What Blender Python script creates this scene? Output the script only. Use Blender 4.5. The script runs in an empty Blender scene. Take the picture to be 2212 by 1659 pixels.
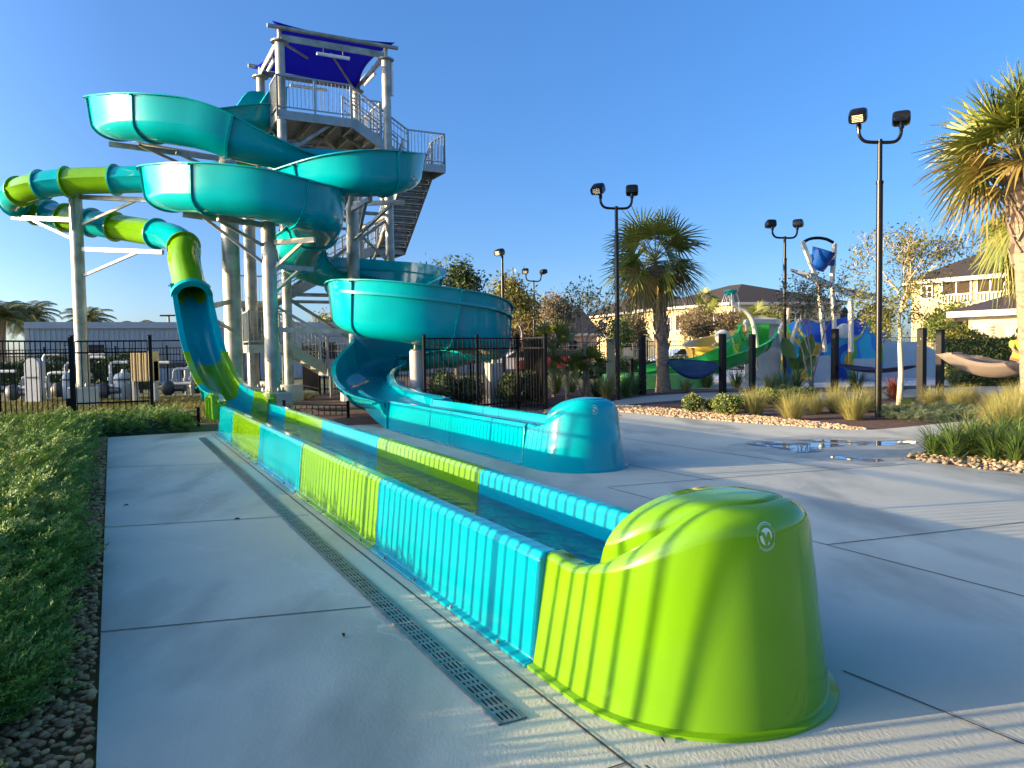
import bpy, math, random
import numpy as np
rnd = random.Random(7)
nr = np.random.default_rng(7)
sc = bpy.context.scene
# ------------------------------------------------------------------ camera
F_, CX_, CY_, CZ_ = 1650., 1106., 829.5, 1.5
_p = math.radians(2.65); _r = .0153
_R0 = np.array([1., 0, 0]); _U0 = np.array([0, math.sin(_p), math.cos(_p)])
FW = np.array([0, math.cos(_p), -math.sin(_p)])
RR = _R0 * math.cos(_r) - _U0 * math.sin(_r); UU = _R0 * math.sin(_r) + _U0 * math.cos(_r)
cam = bpy.data.cameras.new("camera"); camo = bpy.data.objects.new("camera", cam)
sc.collection.objects.link(camo); sc.camera = camo
from mathutils import Matrix, Vector
M = Matrix.Identity(4)
for i in range(3):
    M[i][0] = RR[i]; M[i][1] = UU[i]; M[i][2] = -FW[i]
M[2][3] = CZ_
camo.matrix_world = M
cam.sensor_width = 36; cam.lens = F_ / 2212 * 36; cam.clip_end = 3000; cam.clip_start = .05
# ------------------------------------------------------------------ light
SUN_AZ, SUN_EL = math.radians(-101), math.radians(8.6)     # azimuth clockwise from +Y
world = bpy.data.worlds.new("World"); sc.world = world; world.use_nodes = True
wn = world.node_tree.nodes; wl = world.node_tree.links
bg = wn["Background"]; bg.inputs[1].default_value = .13
sky = wn.new("ShaderNodeTexSky"); sky.sky_type = 'NISHITA'; sky.sun_disc = False
sky.sun_elevation = SUN_EL; sky.sun_rotation = SUN_AZ; sky.air_density = .5; sky.dust_density = 1.4; sky.ozone_density = 1.8
hs = wn.new("ShaderNodeHueSaturation"); hs.inputs["Saturation"].default_value = 1.2; hs.inputs["Hue"].default_value = .503
wl.new(sky.outputs[0], hs.inputs["Color"])
# added gain on the modelled sky: brighter sunward and overhead, to fill shaded surfaces
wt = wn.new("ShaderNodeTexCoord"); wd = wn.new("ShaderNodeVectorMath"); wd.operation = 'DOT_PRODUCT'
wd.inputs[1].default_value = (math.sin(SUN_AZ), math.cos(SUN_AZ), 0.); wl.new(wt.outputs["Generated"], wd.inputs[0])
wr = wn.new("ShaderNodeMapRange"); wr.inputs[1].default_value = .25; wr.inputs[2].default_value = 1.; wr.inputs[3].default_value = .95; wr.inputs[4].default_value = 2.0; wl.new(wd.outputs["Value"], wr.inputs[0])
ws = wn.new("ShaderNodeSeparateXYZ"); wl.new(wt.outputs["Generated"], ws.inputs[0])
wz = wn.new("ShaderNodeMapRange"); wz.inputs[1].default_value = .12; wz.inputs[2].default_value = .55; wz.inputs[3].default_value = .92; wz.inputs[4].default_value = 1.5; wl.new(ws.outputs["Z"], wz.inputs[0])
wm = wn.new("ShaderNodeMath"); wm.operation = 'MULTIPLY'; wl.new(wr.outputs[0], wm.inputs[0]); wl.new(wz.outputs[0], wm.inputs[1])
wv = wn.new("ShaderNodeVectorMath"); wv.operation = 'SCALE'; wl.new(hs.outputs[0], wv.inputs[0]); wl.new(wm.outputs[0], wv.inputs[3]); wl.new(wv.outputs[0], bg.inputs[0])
sl = bpy.data.lights.new("sun", 'SUN'); sl.energy = 4.8; sl.angle = math.radians(.38); sl.color = (1, .73, .40)
so = bpy.data.objects.new("sun", sl); sc.collection.objects.link(so)
sd = Vector((math.sin(SUN_AZ) * math.cos(SUN_EL), math.cos(SUN_AZ) * math.cos(SUN_EL), math.sin(SUN_EL)))
so.rotation_euler = sd.to_track_quat('Z', 'Y').to_euler(); so.location = sd * 80
sc.view_settings.view_transform = 'Standard'; sc.view_settings.look = 'None'; sc.view_settings.exposure = 1.52
sc.view_settings.gamma = 1
sc.cycles.max_bounces = 8; sc.cycles.transparent_max_bounces = 16
# ------------------------------------------------------------------ pixel rays -> world points (photo scaled to 2212 wide)
def ray(x, y): return FW * F_ + RR * (x - CX_) + UU * (CY_ - y)
def G(x, y, z=0.):
    v = ray(x, y); return np.array([0, 0, CZ_]) + v * ((z - CZ_) / v[2])
def A(x, y, D):
    v = ray(x, y); return np.array([0, 0, CZ_]) + v * (D / v[1])
# frame of the green run-out trough: u away from the camera, v to the right
TL = np.array([.076, 3.538, 0.]); TD = np.array([-.464, .8858, 0.]); TR = np.array([.8858, .464, 0.]); ZZ = np.array([0, 0, 1.])
def T(u, v, z=0.): return TL + TD * u + TR * v + ZZ * z
# ------------------------------------------------------------------ mesh builder
W = {}
def nrm(v): return v / (np.linalg.norm(v) + 1e-12)
class MB:
    def __init__(s): s.V = []; s.F = []; s.M = []; s.n = 0
    def add(s, v, f, mi=0):
        v = np.asarray(v, float).reshape(-1, 3)
        if isinstance(f, np.ndarray): fs = [f + s.n]
        else:
            d = {}
            for q in f: d.setdefault(len(q), []).append(q)
            fs = [np.array(x) + s.n for x in d.values()]
        for x in fs: s.F.append(x); s.M.append(np.full(len(x), mi))
        s.V.append(v); s.n += len(v); return s
    def box(s, c, sx, sy, sz, ex=None, ey=None, ez=None, mi=0):
        ex = np.array([1., 0, 0]) if ex is None else nrm(np.array(ex, float)); ez = ZZ if ez is None else nrm(np.array(ez, float))
        ey = np.cross(ez, ex) if ey is None else nrm(np.array(ey, float))
        c = np.array(c, float); P = []
        for k in (-1, 1):
            for j in (-1, 1):
                for i in (-1, 1): P.append(c + ex * i * sx / 2 + ey * j * sy / 2 + ez * k * sz / 2)
        return s.add(P, [(0, 2, 3, 1), (4, 5, 7, 6), (0, 1, 5, 4), (2, 6, 7, 3), (0, 4, 6, 2), (1, 3, 7, 5)], mi)
    def bar(s, p, q, w, h=None, mi=0):
        p = np.array(p, float); q = np.array(q, float); h = w if h is None else h
        t = nrm(q - p); ref = ZZ if abs(t[2]) < .95 else np.array([TR[0], TR[1], 0])
        ex = nrm(np.cross(t, ref)); ez = np.cross(ex, t)
        return s.box((p + q) / 2, w, np.linalg.norm(q - p), h, ex, t, ez, mi)
    def tube(s, pts, r, n=8, cap=True, mi=0):
        P = np.array(pts, float); m = len(P); r = np.broadcast_to(np.array(r, float), (m,))
        tg = np.gradient(P, axis=0); tg /= np.linalg.norm(tg, axis=1)[:, None] + 1e-12
        ref = ZZ if abs(tg[0][2]) < .9 else np.array([1., 0, 0])
        x = nrm(np.cross(tg[0], ref)); a = np.linspace(0, 2 * np.pi, n, endpoint=False); out = []
        for i in range(m):
            x = nrm(x - tg[i] * (x @ tg[i])); y = np.cross(tg[i], x)
            out.append(P[i] + r[i] * (np.cos(a)[:, None] * x + np.sin(a)[:, None] * y))
        return s.loft(out, cap, mi)
    def loft(s, rings, cap=True, mi=0, closed=True):
        R = np.array(rings); m, n = R.shape[:2]; f = []
        for i in range(m - 1):
            for j in range(n if closed else n - 1):
                k = (j + 1) % n; f.append((i * n + j, i * n + k, (i + 1) * n + k, (i + 1) * n + j))
        s.add(R.reshape(-1, 3), np.array(f), mi)
        if cap and closed:
            b = s.n - m * n
            s.F.append(np.array([[b + j for j in range(n)][::-1]])); s.M.append(np.array([mi]))
            s.F.append(np.array([[b + (m - 1) * n + j for j in range(n)]])); s.M.append(np.array([mi]))
        return s
    def lathe(s, c, prof, n=24, mi=0, ax=None):
        c = np.array(c, float); a = np.linspace(0, 2 * np.pi, n, endpoint=False); rings = []
        ez = ZZ if ax is None else nrm(np.array(ax, float)); ex = nrm(np.cross(ez, [.3, .9, .1])); ey = np.cross(ez, ex)
        for r, z in prof: rings.append(c + r * (np.cos(a)[:, None] * ex + np.sin(a)[:, None] * ey) + ez * z)
        return s.loft(rings, True, mi)
    def prism(s, pts, z0, z1, mi=0):
        n = len(pts); P = [(p[0], p[1], z0) for p in pts] + [(p[0], p[1], z1) for p in pts]
        f = [tuple(range(n))[::-1], tuple(range(n, 2 * n))] + [(i, (i + 1) % n, n + (i + 1) % n, n + i) for i in range(n)]
        return s.add(P, f, mi)
    def extrude(s, pts, vec, mi=0):            # flat polygon of 3-D points pushed along vec
        n = len(pts); P = [np.array(p, float) for p in pts]; P += [p + np.array(vec) for p in P]
        f = [tuple(range(n))[::-1], tuple(range(n, 2 * n))] + [(i, (i + 1) % n, n + (i + 1) % n, n + i) for i in range(n)]
        return s.add(P, f, mi)
    def blob(s, c, rx, ry, rz, n=10, m=7, jit=0., mi=0):
        rings = []
        for i in range(1, m):
            t = np.pi * i / m; a = np.linspace(0, 2 * np.pi, n, endpoint=False)
            k = 1 + jit * nr.uniform(-1, 1, n)
            rings.append(np.array(c) + np.stack([rx * np.sin(t) * np.cos(a) * k, ry * np.sin(t) * np.sin(a) * k, -rz * np.cos(t) * np.ones(n) * k], 1))
        return s.loft(rings, True, mi)
    def build(s, name, mats, parent=None, smooth=True, ang=35, label=None, kind=None):
        me = bpy.data.meshes.new(name); V = np.concatenate(s.V)
        off = W.get(parent.as_pointer(), np.zeros(3)) if parent else np.zeros(3)
        me.vertices.add(len(V)); me.vertices.foreach_set("co", (V - off).ravel())
        li = np.concatenate([f.ravel() for f in s.F]); tot = np.concatenate([np.full(len(f), f.shape[1]) for f in s.F])
        me.loops.add(len(li)); me.loops.foreach_set("vertex_index", li.astype(np.int32))
        me.polygons.add(len(tot)); me.polygons.foreach_set("loop_start", np.concatenate([[0], np.cumsum(tot)[:-1]]).astype(np.int32))
        me.polygons.foreach_set("material_index", np.concatenate(s.M).astype(np.int32))
        me.polygons.foreach_set("use_smooth", np.full(len(tot), smooth))
        me.update(calc_edges=True); me.validate()
        for m_ in (mats if isinstance(mats, (list, tuple)) else [mats]): me.materials.append(m_)
        if smooth and len(tot) < 60000: me.set_sharp_from_angle(angle=math.radians(ang))
        o = bpy.data.objects.new(name, me); sc.collection.objects.link(o)
        if parent: o.parent = parent; W[o.as_pointer()] = off
        if label: o["label"] = label
        if kind: o["kind"] = kind
        return o
def tag(o, label, cat, group=None, kind=None):
    o["label"] = label; o["category"] = cat
    if group: o["group"] = group
    if kind: o["kind"] = kind
    return o
def thing(name, label, cat, loc=(0, 0, 0), group=None):
    o = bpy.data.objects.new(name, None); sc.collection.objects.link(o); o.location = [float(x) for x in loc]
    o.empty_display_size = .2; W[o.as_pointer()] = np.array(loc, float); return tag(o, label, cat, group)
def copy_tree(o, parent=None):
    c = o.copy(); sc.collection.objects.link(c)
    if parent: c.parent = parent
    for ch in list(o.children): copy_tree(ch, c)
    return c
def place(o, loc, rz=0., label=None, scale=None):
    c = copy_tree(o); c.location = [float(x) for x in loc]; c.rotation_euler = (0, 0, rz)
    if scale: c.scale = (scale,) * 3
    if label: c["label"] = label
    return c
def catmull(P, n=10):
    P = np.array(P, float); Q = np.vstack([2 * P[0] - P[1], P, 2 * P[-1] - P[-2]]); out = []
    for i in range(1, len(Q) - 2):
        a, b, c, d = Q[i - 1], Q[i], Q[i + 1], Q[i + 2]
        for k in range(n):
            t = k / n
            out.append(.5 * (2 * b + (c - a) * t + (2 * a - 5 * b + 4 * c - d) * t * t + (3 * b - a - 3 * c + d) * t ** 3))
    out.append(Q[-2]); return np.array(out)
# ------------------------------------------------------------------ materials
def lin(h):
    c = [int(h[i:i + 2], 16) / 255 for i in (0, 2, 4)]
    return tuple(x / 12.92 if x < .04045 else ((x + .055) / 1.055) ** 2.4 for x in c)
MATS = {}
def mat(name, col, rough=.5, metal=0., var=.12, scale=4., bump=0., bscale=60., coat=0., spec=.5, isl=0., transl=0., col2=None, detail=5., stretch=None, coords='Object'):
    if name in MATS: return MATS[name]
    m = bpy.data.materials.new(name); m.use_nodes = True; N = m.node_tree.nodes; L = m.node_tree.links
    b = N["Principled BSDF"]; b.inputs["Roughness"].default_value = rough; b.inputs["Metallic"].default_value = metal
    b.inputs["Coat Weight"].default_value = coat; b.inputs["Coat Roughness"].default_value = .06; b.inputs["Specular IOR Level"].default_value = spec
    tc = N.new("ShaderNodeTexCoord"); src = tc.outputs[coords]
    if stretch:
        mp = N.new("ShaderNodeMapping"); mp.inputs["Scale"].default_value = stretch; L.new(src, mp.inputs[0]); src = mp.outputs[0]
    no = N.new("ShaderNodeTexNoise"); no.inputs["Scale"].default_value = scale; no.inputs["Detail"].default_value = detail; L.new(src, no.inputs["Vector"])
    mx = N.new("ShaderNodeMix"); mx.data_type = 'RGBA'
    c2 = col2 if col2 else tuple(min(1, x * (1 + var)) for x in col); c1 = col if col2 else tuple(x * (1 - var) for x in col)
    mx.inputs[6].default_value = (*c1, 1); mx.inputs[7].default_value = (*c2, 1)
    fac = no.outputs["Fac"]
    rp = N.new("ShaderNodeMapRange"); rp.inputs[1].default_value = .3; rp.inputs[2].default_value = .7; L.new(fac, rp.inputs[0]); fac = rp.outputs[0]
    if isl:
        ge = N.new("ShaderNodeNewGeometry"); ma = N.new("ShaderNodeMix"); ma.data_type = 'FLOAT'; ma.inputs[0].default_value = isl
        L.new(fac, ma.inputs[2]); L.new(ge.outputs["Random Per Island"], ma.inputs[3]); fac = ma.outputs[0]
    L.new(fac, mx.inputs[0]); L.new(mx.outputs[2], b.inputs["Base Color"])
    if bump:
        n2 = N.new("ShaderNodeTexNoise"); n2.inputs["Scale"].default_value = bscale; n2.inputs["Detail"].default_value = 6; L.new(src, n2.inputs["Vector"])
        bp = N.new("ShaderNodeBump"); bp.inputs["Strength"].default_value = bump; bp.inputs["Distance"].default_value = .02
        L.new(n2.outputs["Fac"], bp.inputs["Height"]); L.new(bp.outputs[0], b.inputs["Normal"])
    if transl:
        tr = N.new("ShaderNodeBsdfTranslucent"); ms = N.new("ShaderNodeMixShader"); ms.inputs[0].default_value = transl
        L.new(mx.outputs[2], tr.inputs["Color"]); L.new(b.outputs[0], ms.inputs[1]); L.new(tr.outputs[0], ms.inputs[2])
        L.new(ms.outputs[0], N["Material Output"].inputs["Surface"])
    MATS[name] = m; return m
TEAL = mat('teal_fibreglass', (.0, .30, .335), .13, var=.13, scale=.9, coat=.05, bump=.012, bscale=2.5, spec=.2)
TEALB = mat('blue_fibreglass', (.0, .285, .345), .13, var=.13, scale=.9, coat=.05, bump=.012, bscale=2.5, spec=.3)
LIME = mat('lime_fibreglass', (.125, .30, .006), .11, var=.08, scale=1.1, coat=.1, bump=.012, bscale=2.5, spec=.35)
GALV = mat('galvanised_steel', (.30, .30, .26), .45, .35, var=.35, scale=3, bump=.03, bscale=14)
ALUM = mat('aluminium', (.30, .32, .31), .42, .4, var=.12, scale=6)
CONC_POST = mat('cast_concrete', (.45, .42, .37), .85, var=.12, scale=3, bump=.15, bscale=40)
BLACK = mat('black_painted_metal', (.005, .005, .006), .45, .0, var=.2, scale=3, spec=.2)
BRONZE = mat('dark_bronze_paint', (.007, .006, .005), .32, .0, var=.2, scale=3, spec=.3)
WHITE = mat('white_paint', (.75, .76, .74), .4, var=.05)
# ================================================================== ground, pavement, beds
def node_mat(name):
    m = bpy.data.materials.new(name); m.use_nodes = True; MATS[name] = m
    return m, m.node_tree.nodes, m.node_tree.links, m.node_tree.nodes["Principled BSDF"]
def concrete():
    m, N, L, b = node_mat('concrete'); tc = N.new("ShaderNodeTexCoord"); src = tc.outputs['Object']
    def noise(sc_, det, st=None, rough=.55):
        n = N.new("ShaderNodeTexNoise"); n.inputs["Scale"].default_value = sc_; n.inputs["Detail"].default_value = det; n.inputs["Roughness"].default_value = rough
        if st:
            mp = N.new("ShaderNodeMapping"); mp.inputs["Scale"].default_value = st; mp.inputs["Rotation"].default_value = (0, 0, .48); L.new(src, mp.inputs[0]); L.new(mp.outputs[0], n.inputs["Vector"])
        else: L.new(src, n.inputs["Vector"])
        return n.outputs["Fac"]
    def ramp(f, a, b_):
        r = N.new("ShaderNodeMapRange"); r.inputs[1].default_value = a; r.inputs[2].default_value = b_; L.new(f, r.inputs[0]); return r.outputs[0]
    def mix(f, c1, c2):
        x = N.new("ShaderNodeMix"); x.data_type = 'RGBA'; L.new(f, x.inputs[0])
        for k, c in ((6, c1), (7, c2)):
            if isinstance(c, tuple): x.inputs[k].default_value = (*c, 1)
            else: L.new(c, x.inputs[k])
        return x.outputs[2]
    c = mix(ramp(noise(.55, 6), .35, .68), (.43, .435, .34), (.57, .565, .44))
    st = ramp(noise(.9, 7, (1, .35, 1)), .52, .66)
    k = N.new("ShaderNodeMath"); k.operation = 'MULTIPLY'; k.inputs[1].default_value = .85; L.new(st, k.inputs[0])
    c = mix(k.outputs[0], c, (.24, .24, .185))
    st2 = ramp(noise(2.3, 8, (.3, 1, 1)), .60, .74)
    k = N.new("ShaderNodeMath"); k.operation = 'MULTIPLY'; k.inputs[1].default_value = .4; L.new(st2, k.inputs[0])
    c = mix(k.outputs[0], c, (.54, .53, .42))
    fi = ramp(noise(160, 3), .3, .7)
    k = N.new("ShaderNodeMath"); k.operation = 'MULTIPLY'; k.inputs[1].default_value = .32; L.new(fi, k.inputs[0])
    c = mix(k.outputs[0], c, (.27, .27, .21))
    cr = N.new("ShaderNodeTexVoronoi"); cr.feature = 'DISTANCE_TO_EDGE'; cr.inputs["Scale"].default_value = .22
    nz = N.new("ShaderNodeTexNoise"); nz.inputs["Scale"].default_value = 1.4; nz.inputs["Detail"].default_value = 6; L.new(src, nz.inputs["Vector"])
    va = N.new("ShaderNodeVectorMath"); va.operation = 'ADD'; vs = N.new("ShaderNodeVectorMath"); vs.operation = 'SCALE'; vs.inputs[3].default_value = .8
    L.new(nz.outputs["Color"], vs.inputs[0]); L.new(src, va.inputs[0]); L.new(vs.outputs[0], va.inputs[1]); L.new(va.outputs[0], cr.inputs["Vector"])
    hr = N.new("ShaderNodeMapRange"); hr.inputs[1].default_value = .0; hr.inputs[2].default_value = .0035; hr.inputs[3].default_value = .45; hr.inputs[4].default_value = 0; L.new(cr.outputs["Distance"], hr.inputs[0])
    c = mix(hr.outputs[0], c, (.55, .54, .5))
    L.new(c, b.inputs["Base Color"])
    rr_ = N.new("ShaderNodeMapRange"); rr_.inputs[3].default_value = .85; rr_.inputs[4].default_value = .5; L.new(st, rr_.inputs[0]); L.new(rr_.outputs[0], b.inputs["Roughness"])
    bp = N.new("ShaderNodeBump"); bp.inputs["Strength"].default_value = .28; bp.inputs["Distance"].default_value = .01; L.new(noise(70, 8, (1, .4, 1)), bp.inputs["Height"]); L.new(bp.outputs[0], b.inputs["Normal"])
    return m
CONC = concrete()
SOIL = mat('soil_and_mulch', (.05, .024, .014), .95, col2=(.13, .065, .04), scale=9, bump=.8, bscale=35)
LAWN = mat('far_ground_turf', (.055, .075, .018), .95, col2=(.13, .12, .035), scale=2.5, bump=.5, bscale=25)
SAND = mat('sandy_path', (.40, .33, .25), .9, col2=(.52, .44, .34), scale=2.2, bump=.3, bscale=30, stretch=(.4, 1.5, 1))
DARKJ = mat('joint_shadow', (.05, .048, .045), .95)
def sheet(name, pts, z, mt, kind='structure'):
    m = MB(); m.add([(p[0], p[1], z) for p in pts], [tuple(range(len(pts)))]); return m.build(name, mt, kind=kind, smooth=False)
m = MB(); m.add([(-1500, -300, -.05), (1500, -300, -.05), (1500, 2500, -.05), (-1500, 2500, -.05)], [(0, 1, 2, 3)]); m.build('ground', LAWN, kind='structure')
front = [G(*q) for q in ((1180, 893), (1260, 889), (1340, 890), (1430, 898), (1520, 906), (1620, 914), (1720, 921), (1800, 926), (1880, 928), (1950, 923), (2040, 914), (2125, 906), (2400, 886))]
front = list(catmull(front, 4))
slab = [T(-8, -1.81), T(12.6, -1.81), T(12.6, -.15), T(12.25, 1.5), G(800, 917), G(1000, 905)] + front + [np.array([22, 12, 0]), np.array([22, -7, 0])]
sm = MB(); sm.prism([(p[0], p[1]) for p in slab[::-1]], -.12, 0.)
so_ = sm.build('pavement', CONC, kind='structure', smooth=False)
# planting soil around the beds, the sandy hammock path and the splash deck behind
bed = [G(800, 917), G(1000, 905)] + front + [G(2400, 846), G(2212, 843), G(2050, 849), G(1900, 861), G(1760, 868), G(1560, 868), G(1480, 871), G(1340, 881), G(1180, 884)]
sheet('planting_bed', [q + ZZ * 0 for q in [G(640, 925), G(800, 921), G(1000, 908)] + [f + (0, .05, 0) for f in front] + [G(2400, 838), G(2212, 836), G(1180, 836), G(880, 812), G(760, 830), G(600, 880)]], -.03, SOIL)
sheet('sandy_path', catmull([G(1255, 887), G(1320, 876), G(1400, 868), G(1500, 861), G(1640, 858), G(1780, 862), G(1900, 859), G(2050, 853), G(2212, 851), G(2420, 850), G(2420, 832), G(2212, 831), G(2050, 836), G(1900, 842), G(1760, 847), G(1560, 846), G(1440, 851), G(1360, 858), G(1290, 872)], 4), -.022, SAND)
sheet('splash_deck', [G(1310, 846), G(1400, 840), G(1560, 838), G(1800, 836), G(2212, 829), G(2500, 826), G(2500, 788), G(2000, 790), G(1330, 796)], -.016, mat('deck_concrete', (.42, .42, .42), .6, col2=(.55, .55, .54), scale=1.2, bump=.05))
# tooled joints in the slab
def strip(m, p, q, w, z):
    t = nrm(q - p); n = np.array([-t[1], t[0], 0]) * w / 2; m.add([p - n + ZZ * z, p + n + ZZ * z, q + n + ZZ * z, q - n + ZZ * z], [(0, 3, 2, 1)])
jm = MB()
for l in ((214, 1366, 802, 1311), (222, 1140, 668, 1113), (232, 1010, 540, 1000), (1311, 1053, 2212, 1289), (1316, 1052, 1806, 1014), (1806, 1014, 1965, 1003), (1346, 947, 1806, 1014), (1356, 1004, 1540, 1038), (1788, 1177, 2300, 1119), (1821, 1450, 2300, 1645), (1395, 1655, 1440, 1690), (2110, 1020, 2300, 1035)):
    a, b = G(*l[:2]), G(*l[2:]); D_ = (a[1] + b[1]) / 2; strip(jm, a, b, .008 + .0006 * D_, .004)
strip(jm, T(-2.5, -.115), T(11.9, -.115), .012, .004)
strip(jm, T(-.9, -1.8), T(-.9, -.12), .009, .004)
jm.build('pavement_joints', DARKJ, kind='structure', smooth=False)
# small leaves and litter on the slab
LEAF_D = mat('dry_leaf', (.045, .03, .018), .8)
for (x, y, s_, a) in ((512, 1122, .05, .4), (742, 1373, .045, 1.9), (272, 1092, .05, .1), (1430, 1600, .03, 2.), (1040, 1302, .03, .7)):
    c = G(x, y, .006); m = MB(); ca, sa = math.cos(a), math.sin(a); P = []
    for u_, v_, z_ in ((-1, 0, .0), (-.4, .35, .012), (.3, .28, .016), (1, 0, .004), (.3, -.3, .012), (-.4, -.3, .008)): P.append(c + np.array([(u_ * ca - v_ * sa) * s_ * .6, (u_ * sa + v_ * ca) * s_ * .6, z_]))
    m.add(P, [(0, 1, 2, 3), (0, 3, 4, 5)]); tag(m.build('fallen_leaf', LEAF_D), 'small dark curled leaf lying on the shaded concrete ' + {512: 'beside the far slab joint', 742: 'left of the drain grate', 272: 'near the pebble edge', 1430: 'by the foot of the lime hood', 1040: 'close to the drain grate'}[x], 'leaf', 'fallen leaves on the concrete')
# puddles
PUD, N_, L_, b_ = node_mat('wet_puddle'); b_.inputs["Base Color"].default_value = (.10, .105, .105, 1); b_.inputs["Roughness"].default_value = .03; b_.inputs["IOR"].default_value = 1.33; b_.inputs["Coat Weight"].default_value = .6; b_.inputs["Coat Roughness"].default_value = .02; pn = N_.new('ShaderNodeTexNoise'); pn.inputs['Scale'].default_value = 3.2; pn.inputs['Detail'].default_value = 6; pt = N_.new('ShaderNodeTexCoord'); L_.new(pt.outputs['Object'], pn.inputs['Vector']); pm_ = N_.new('ShaderNodeMapRange'); pm_.inputs[1].default_value = .47; pm_.inputs[2].default_value = .56; pm_.inputs[3].default_value = .02; pm_.inputs[4].default_value = .5; L_.new(pn.outputs['Fac'], pm_.inputs[0]); L_.new(pm_.outputs[0], b_.inputs['Roughness']); pi_ = N_.new('ShaderNodeMapRange'); pi_.inputs[1].default_value = .47; pi_.inputs[2].default_value = .56; pi_.inputs[3].default_value = .6; pi_.inputs[4].default_value = 0; L_.new(pn.outputs['Fac'], pi_.inputs[0]); L_.new(pi_.outputs[0], b_.inputs['Coat Weight'])
def puddle(pts, z=.0035):
    P = catmull([G(*q) for q in pts + pts[:1]], 6)[:-1]; P = P + nr.normal(0, .012, P.shape) * [1, 1, 0]; sheet('puddle', P, z, PUD)
WETC = mat('damp_concrete', (.25, .255, .20), .5, col2=(.40, .40, .315), scale=3, bump=.06, bscale=60)
def damp(pts, z): P = catmull([G(*q) for q in pts + pts[:1]], 6)[:-1]; sheet('damp_patch', P + nr.normal(0, .02, P.shape) * [1, 1, 0], z, WETC)
damp([(1570, 962), (1640, 950), (1720, 944), (1860, 944), (1990, 950), (2010, 962), (1960, 976), (1940, 998), (1860, 1004), (1760, 992), (1690, 985), (1620, 974)], .0025)
puddle([(1608, 960), (1650, 954), (1720, 957), (1790, 958), (1830, 962), (1800, 966), (1760, 971), (1775, 976), (1730, 979), (1690, 971), (1650, 966)])
puddle([(1700, 950), (1790, 950), (1860, 953), (1960, 952), (1985, 958), (1930, 962), (1860, 963), (1800, 957), (1740, 954)], .0045)
puddle([(1800, 985), (1850, 990), (1905, 993), (1900, 998), (1850, 996), (1790, 990)], .0040)
# ---- trench drain
DR = mat('drain_grate_steel', (.17, .19, .20), .4, .6, var=.3, scale=12)
dr = thing('trench_drain', 'long narrow grey slotted drain grate set in the concrete beside the green trough', 'drain', T(3, -.33))
m = MB(); m.add([T(-.43, -.385, .0035), T(-.43, -.275, .0035), T(11.4, -.275, .0035), T(11.4, -.385, .0035)], [(0, 1, 2, 3)]); m.build('channel', mat('drain_shadow', (.006, .007, .008), .9), dr, smooth=False)
m = MB()
for v in (-.388, -.272): m.box(T(5.485, v, .004), .012, 11.83, .010, TR, TD)
m.build('frame', DR, dr, smooth=False)
m = MB()
for v in (-.374, -.352, -.330, -.308, -.286): m.box(T(5.485, v, .0055), .0105, 11.82, .005, TR, TD)
for k in range(170):
    u = -.42 + k * .07 + (.02 if k % 2 else 0); m.box(T(u, -.33, .0052), .10, .022, .004, TR, TD)
m.build('grate', DR, dr, smooth=False)
# ---- foliage instancing by numpy
def scatter(tmpl, pos, yaw, tilt, scl, tdir=None):
    V, Fq = tmpl; n = len(pos); k = len(V)
    cy, sy = np.cos(yaw), np.sin(yaw); ct_, st_ = np.cos(tilt), np.sin(tilt)
    x = V[None, :, 0] * scl[:, None]; y = V[None, :, 1] * scl[:, None]; z = V[None, :, 2] * scl[:, None]
    y2 = y * ct_[:, None] - z * st_[:, None]; z2 = y * st_[:, None] + z * ct_[:, None]
    X = x * cy[:, None] - y2 * sy[:, None]; Y = x * sy[:, None] + y2 * cy[:, None]
    P = np.stack([X, Y, z2], 2) + pos[:, None, :]
    Fa = (Fq[None] + (np.arange(n) * k)[:, None, None]).reshape(-1, Fq.shape[1])
    return P.reshape(-1, 3), Fa
def spray_template(n=9, sub=5, L=1., seed=0):
    g = np.random.default_rng(seed); V = []; Fq = []
    def quad(a, b, w, nrm_):
        s_ = np.cross(nrm(b - a), nrm_) * w; i = len(V); V.extend([a - s_, a + s_, b + s_ * .35, b - s_ * .35]); Fq.append((i, i + 1, i + 2, i + 3))
    up = np.array([0, 0, 1.])
    prev = np.zeros(3); pts = [prev]
    for k in range(n):
        prev = prev + np.array([g.normal(0, .02), L / n, .015 * L - .006 * k * L + g.normal(0, .01)]); pts.append(prev)
    for k in range(1, n + 1):
        quad(pts[k - 1], pts[k], .012, up)
        for sg in (-1, 1):
            l = (.34 * (1 - k / (n + 2)) + .08) * g.uniform(.7, 1.2); dirv = nrm(np.array([sg * .8, .75, g.uniform(-.2, .55)])); a = pts[k]
            for q in range(sub):
                b = a + nrm(dirv + g.normal(0, .25, 3)) * l / sub; quad(a, b, .022 * (1 - q / sub * .5) + .008, nrm(up + g.normal(0, .5, 3)))
                tw = nrm(np.cross(dirv, up) * g.choice([-1, 1]) + dirv + g.normal(0, .3, 3)); quad(a, a + tw * .085, .016, nrm(up + g.normal(0, .6, 3))); a = b
    return np.array(V), np.array(Fq)
JUN = mat('juniper_needles', (.028, .19, .008), .55, col2=(.30, .36, .07), isl=.6, scale=1.5, transl=.12)
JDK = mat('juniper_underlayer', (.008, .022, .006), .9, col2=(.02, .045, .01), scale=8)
def vnoise(x, y, s_=1.):
    return (np.sin(x * 2.1 * s_ + 1.3 * np.sin(y * 1.7 * s_)) + np.sin(y * 2.9 * s_ + 1.1 * np.sin(x * 2.3 * s_ + 2)) + .6 * np.sin((x + y) * 4.7 * s_)) / 2.6
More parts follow.
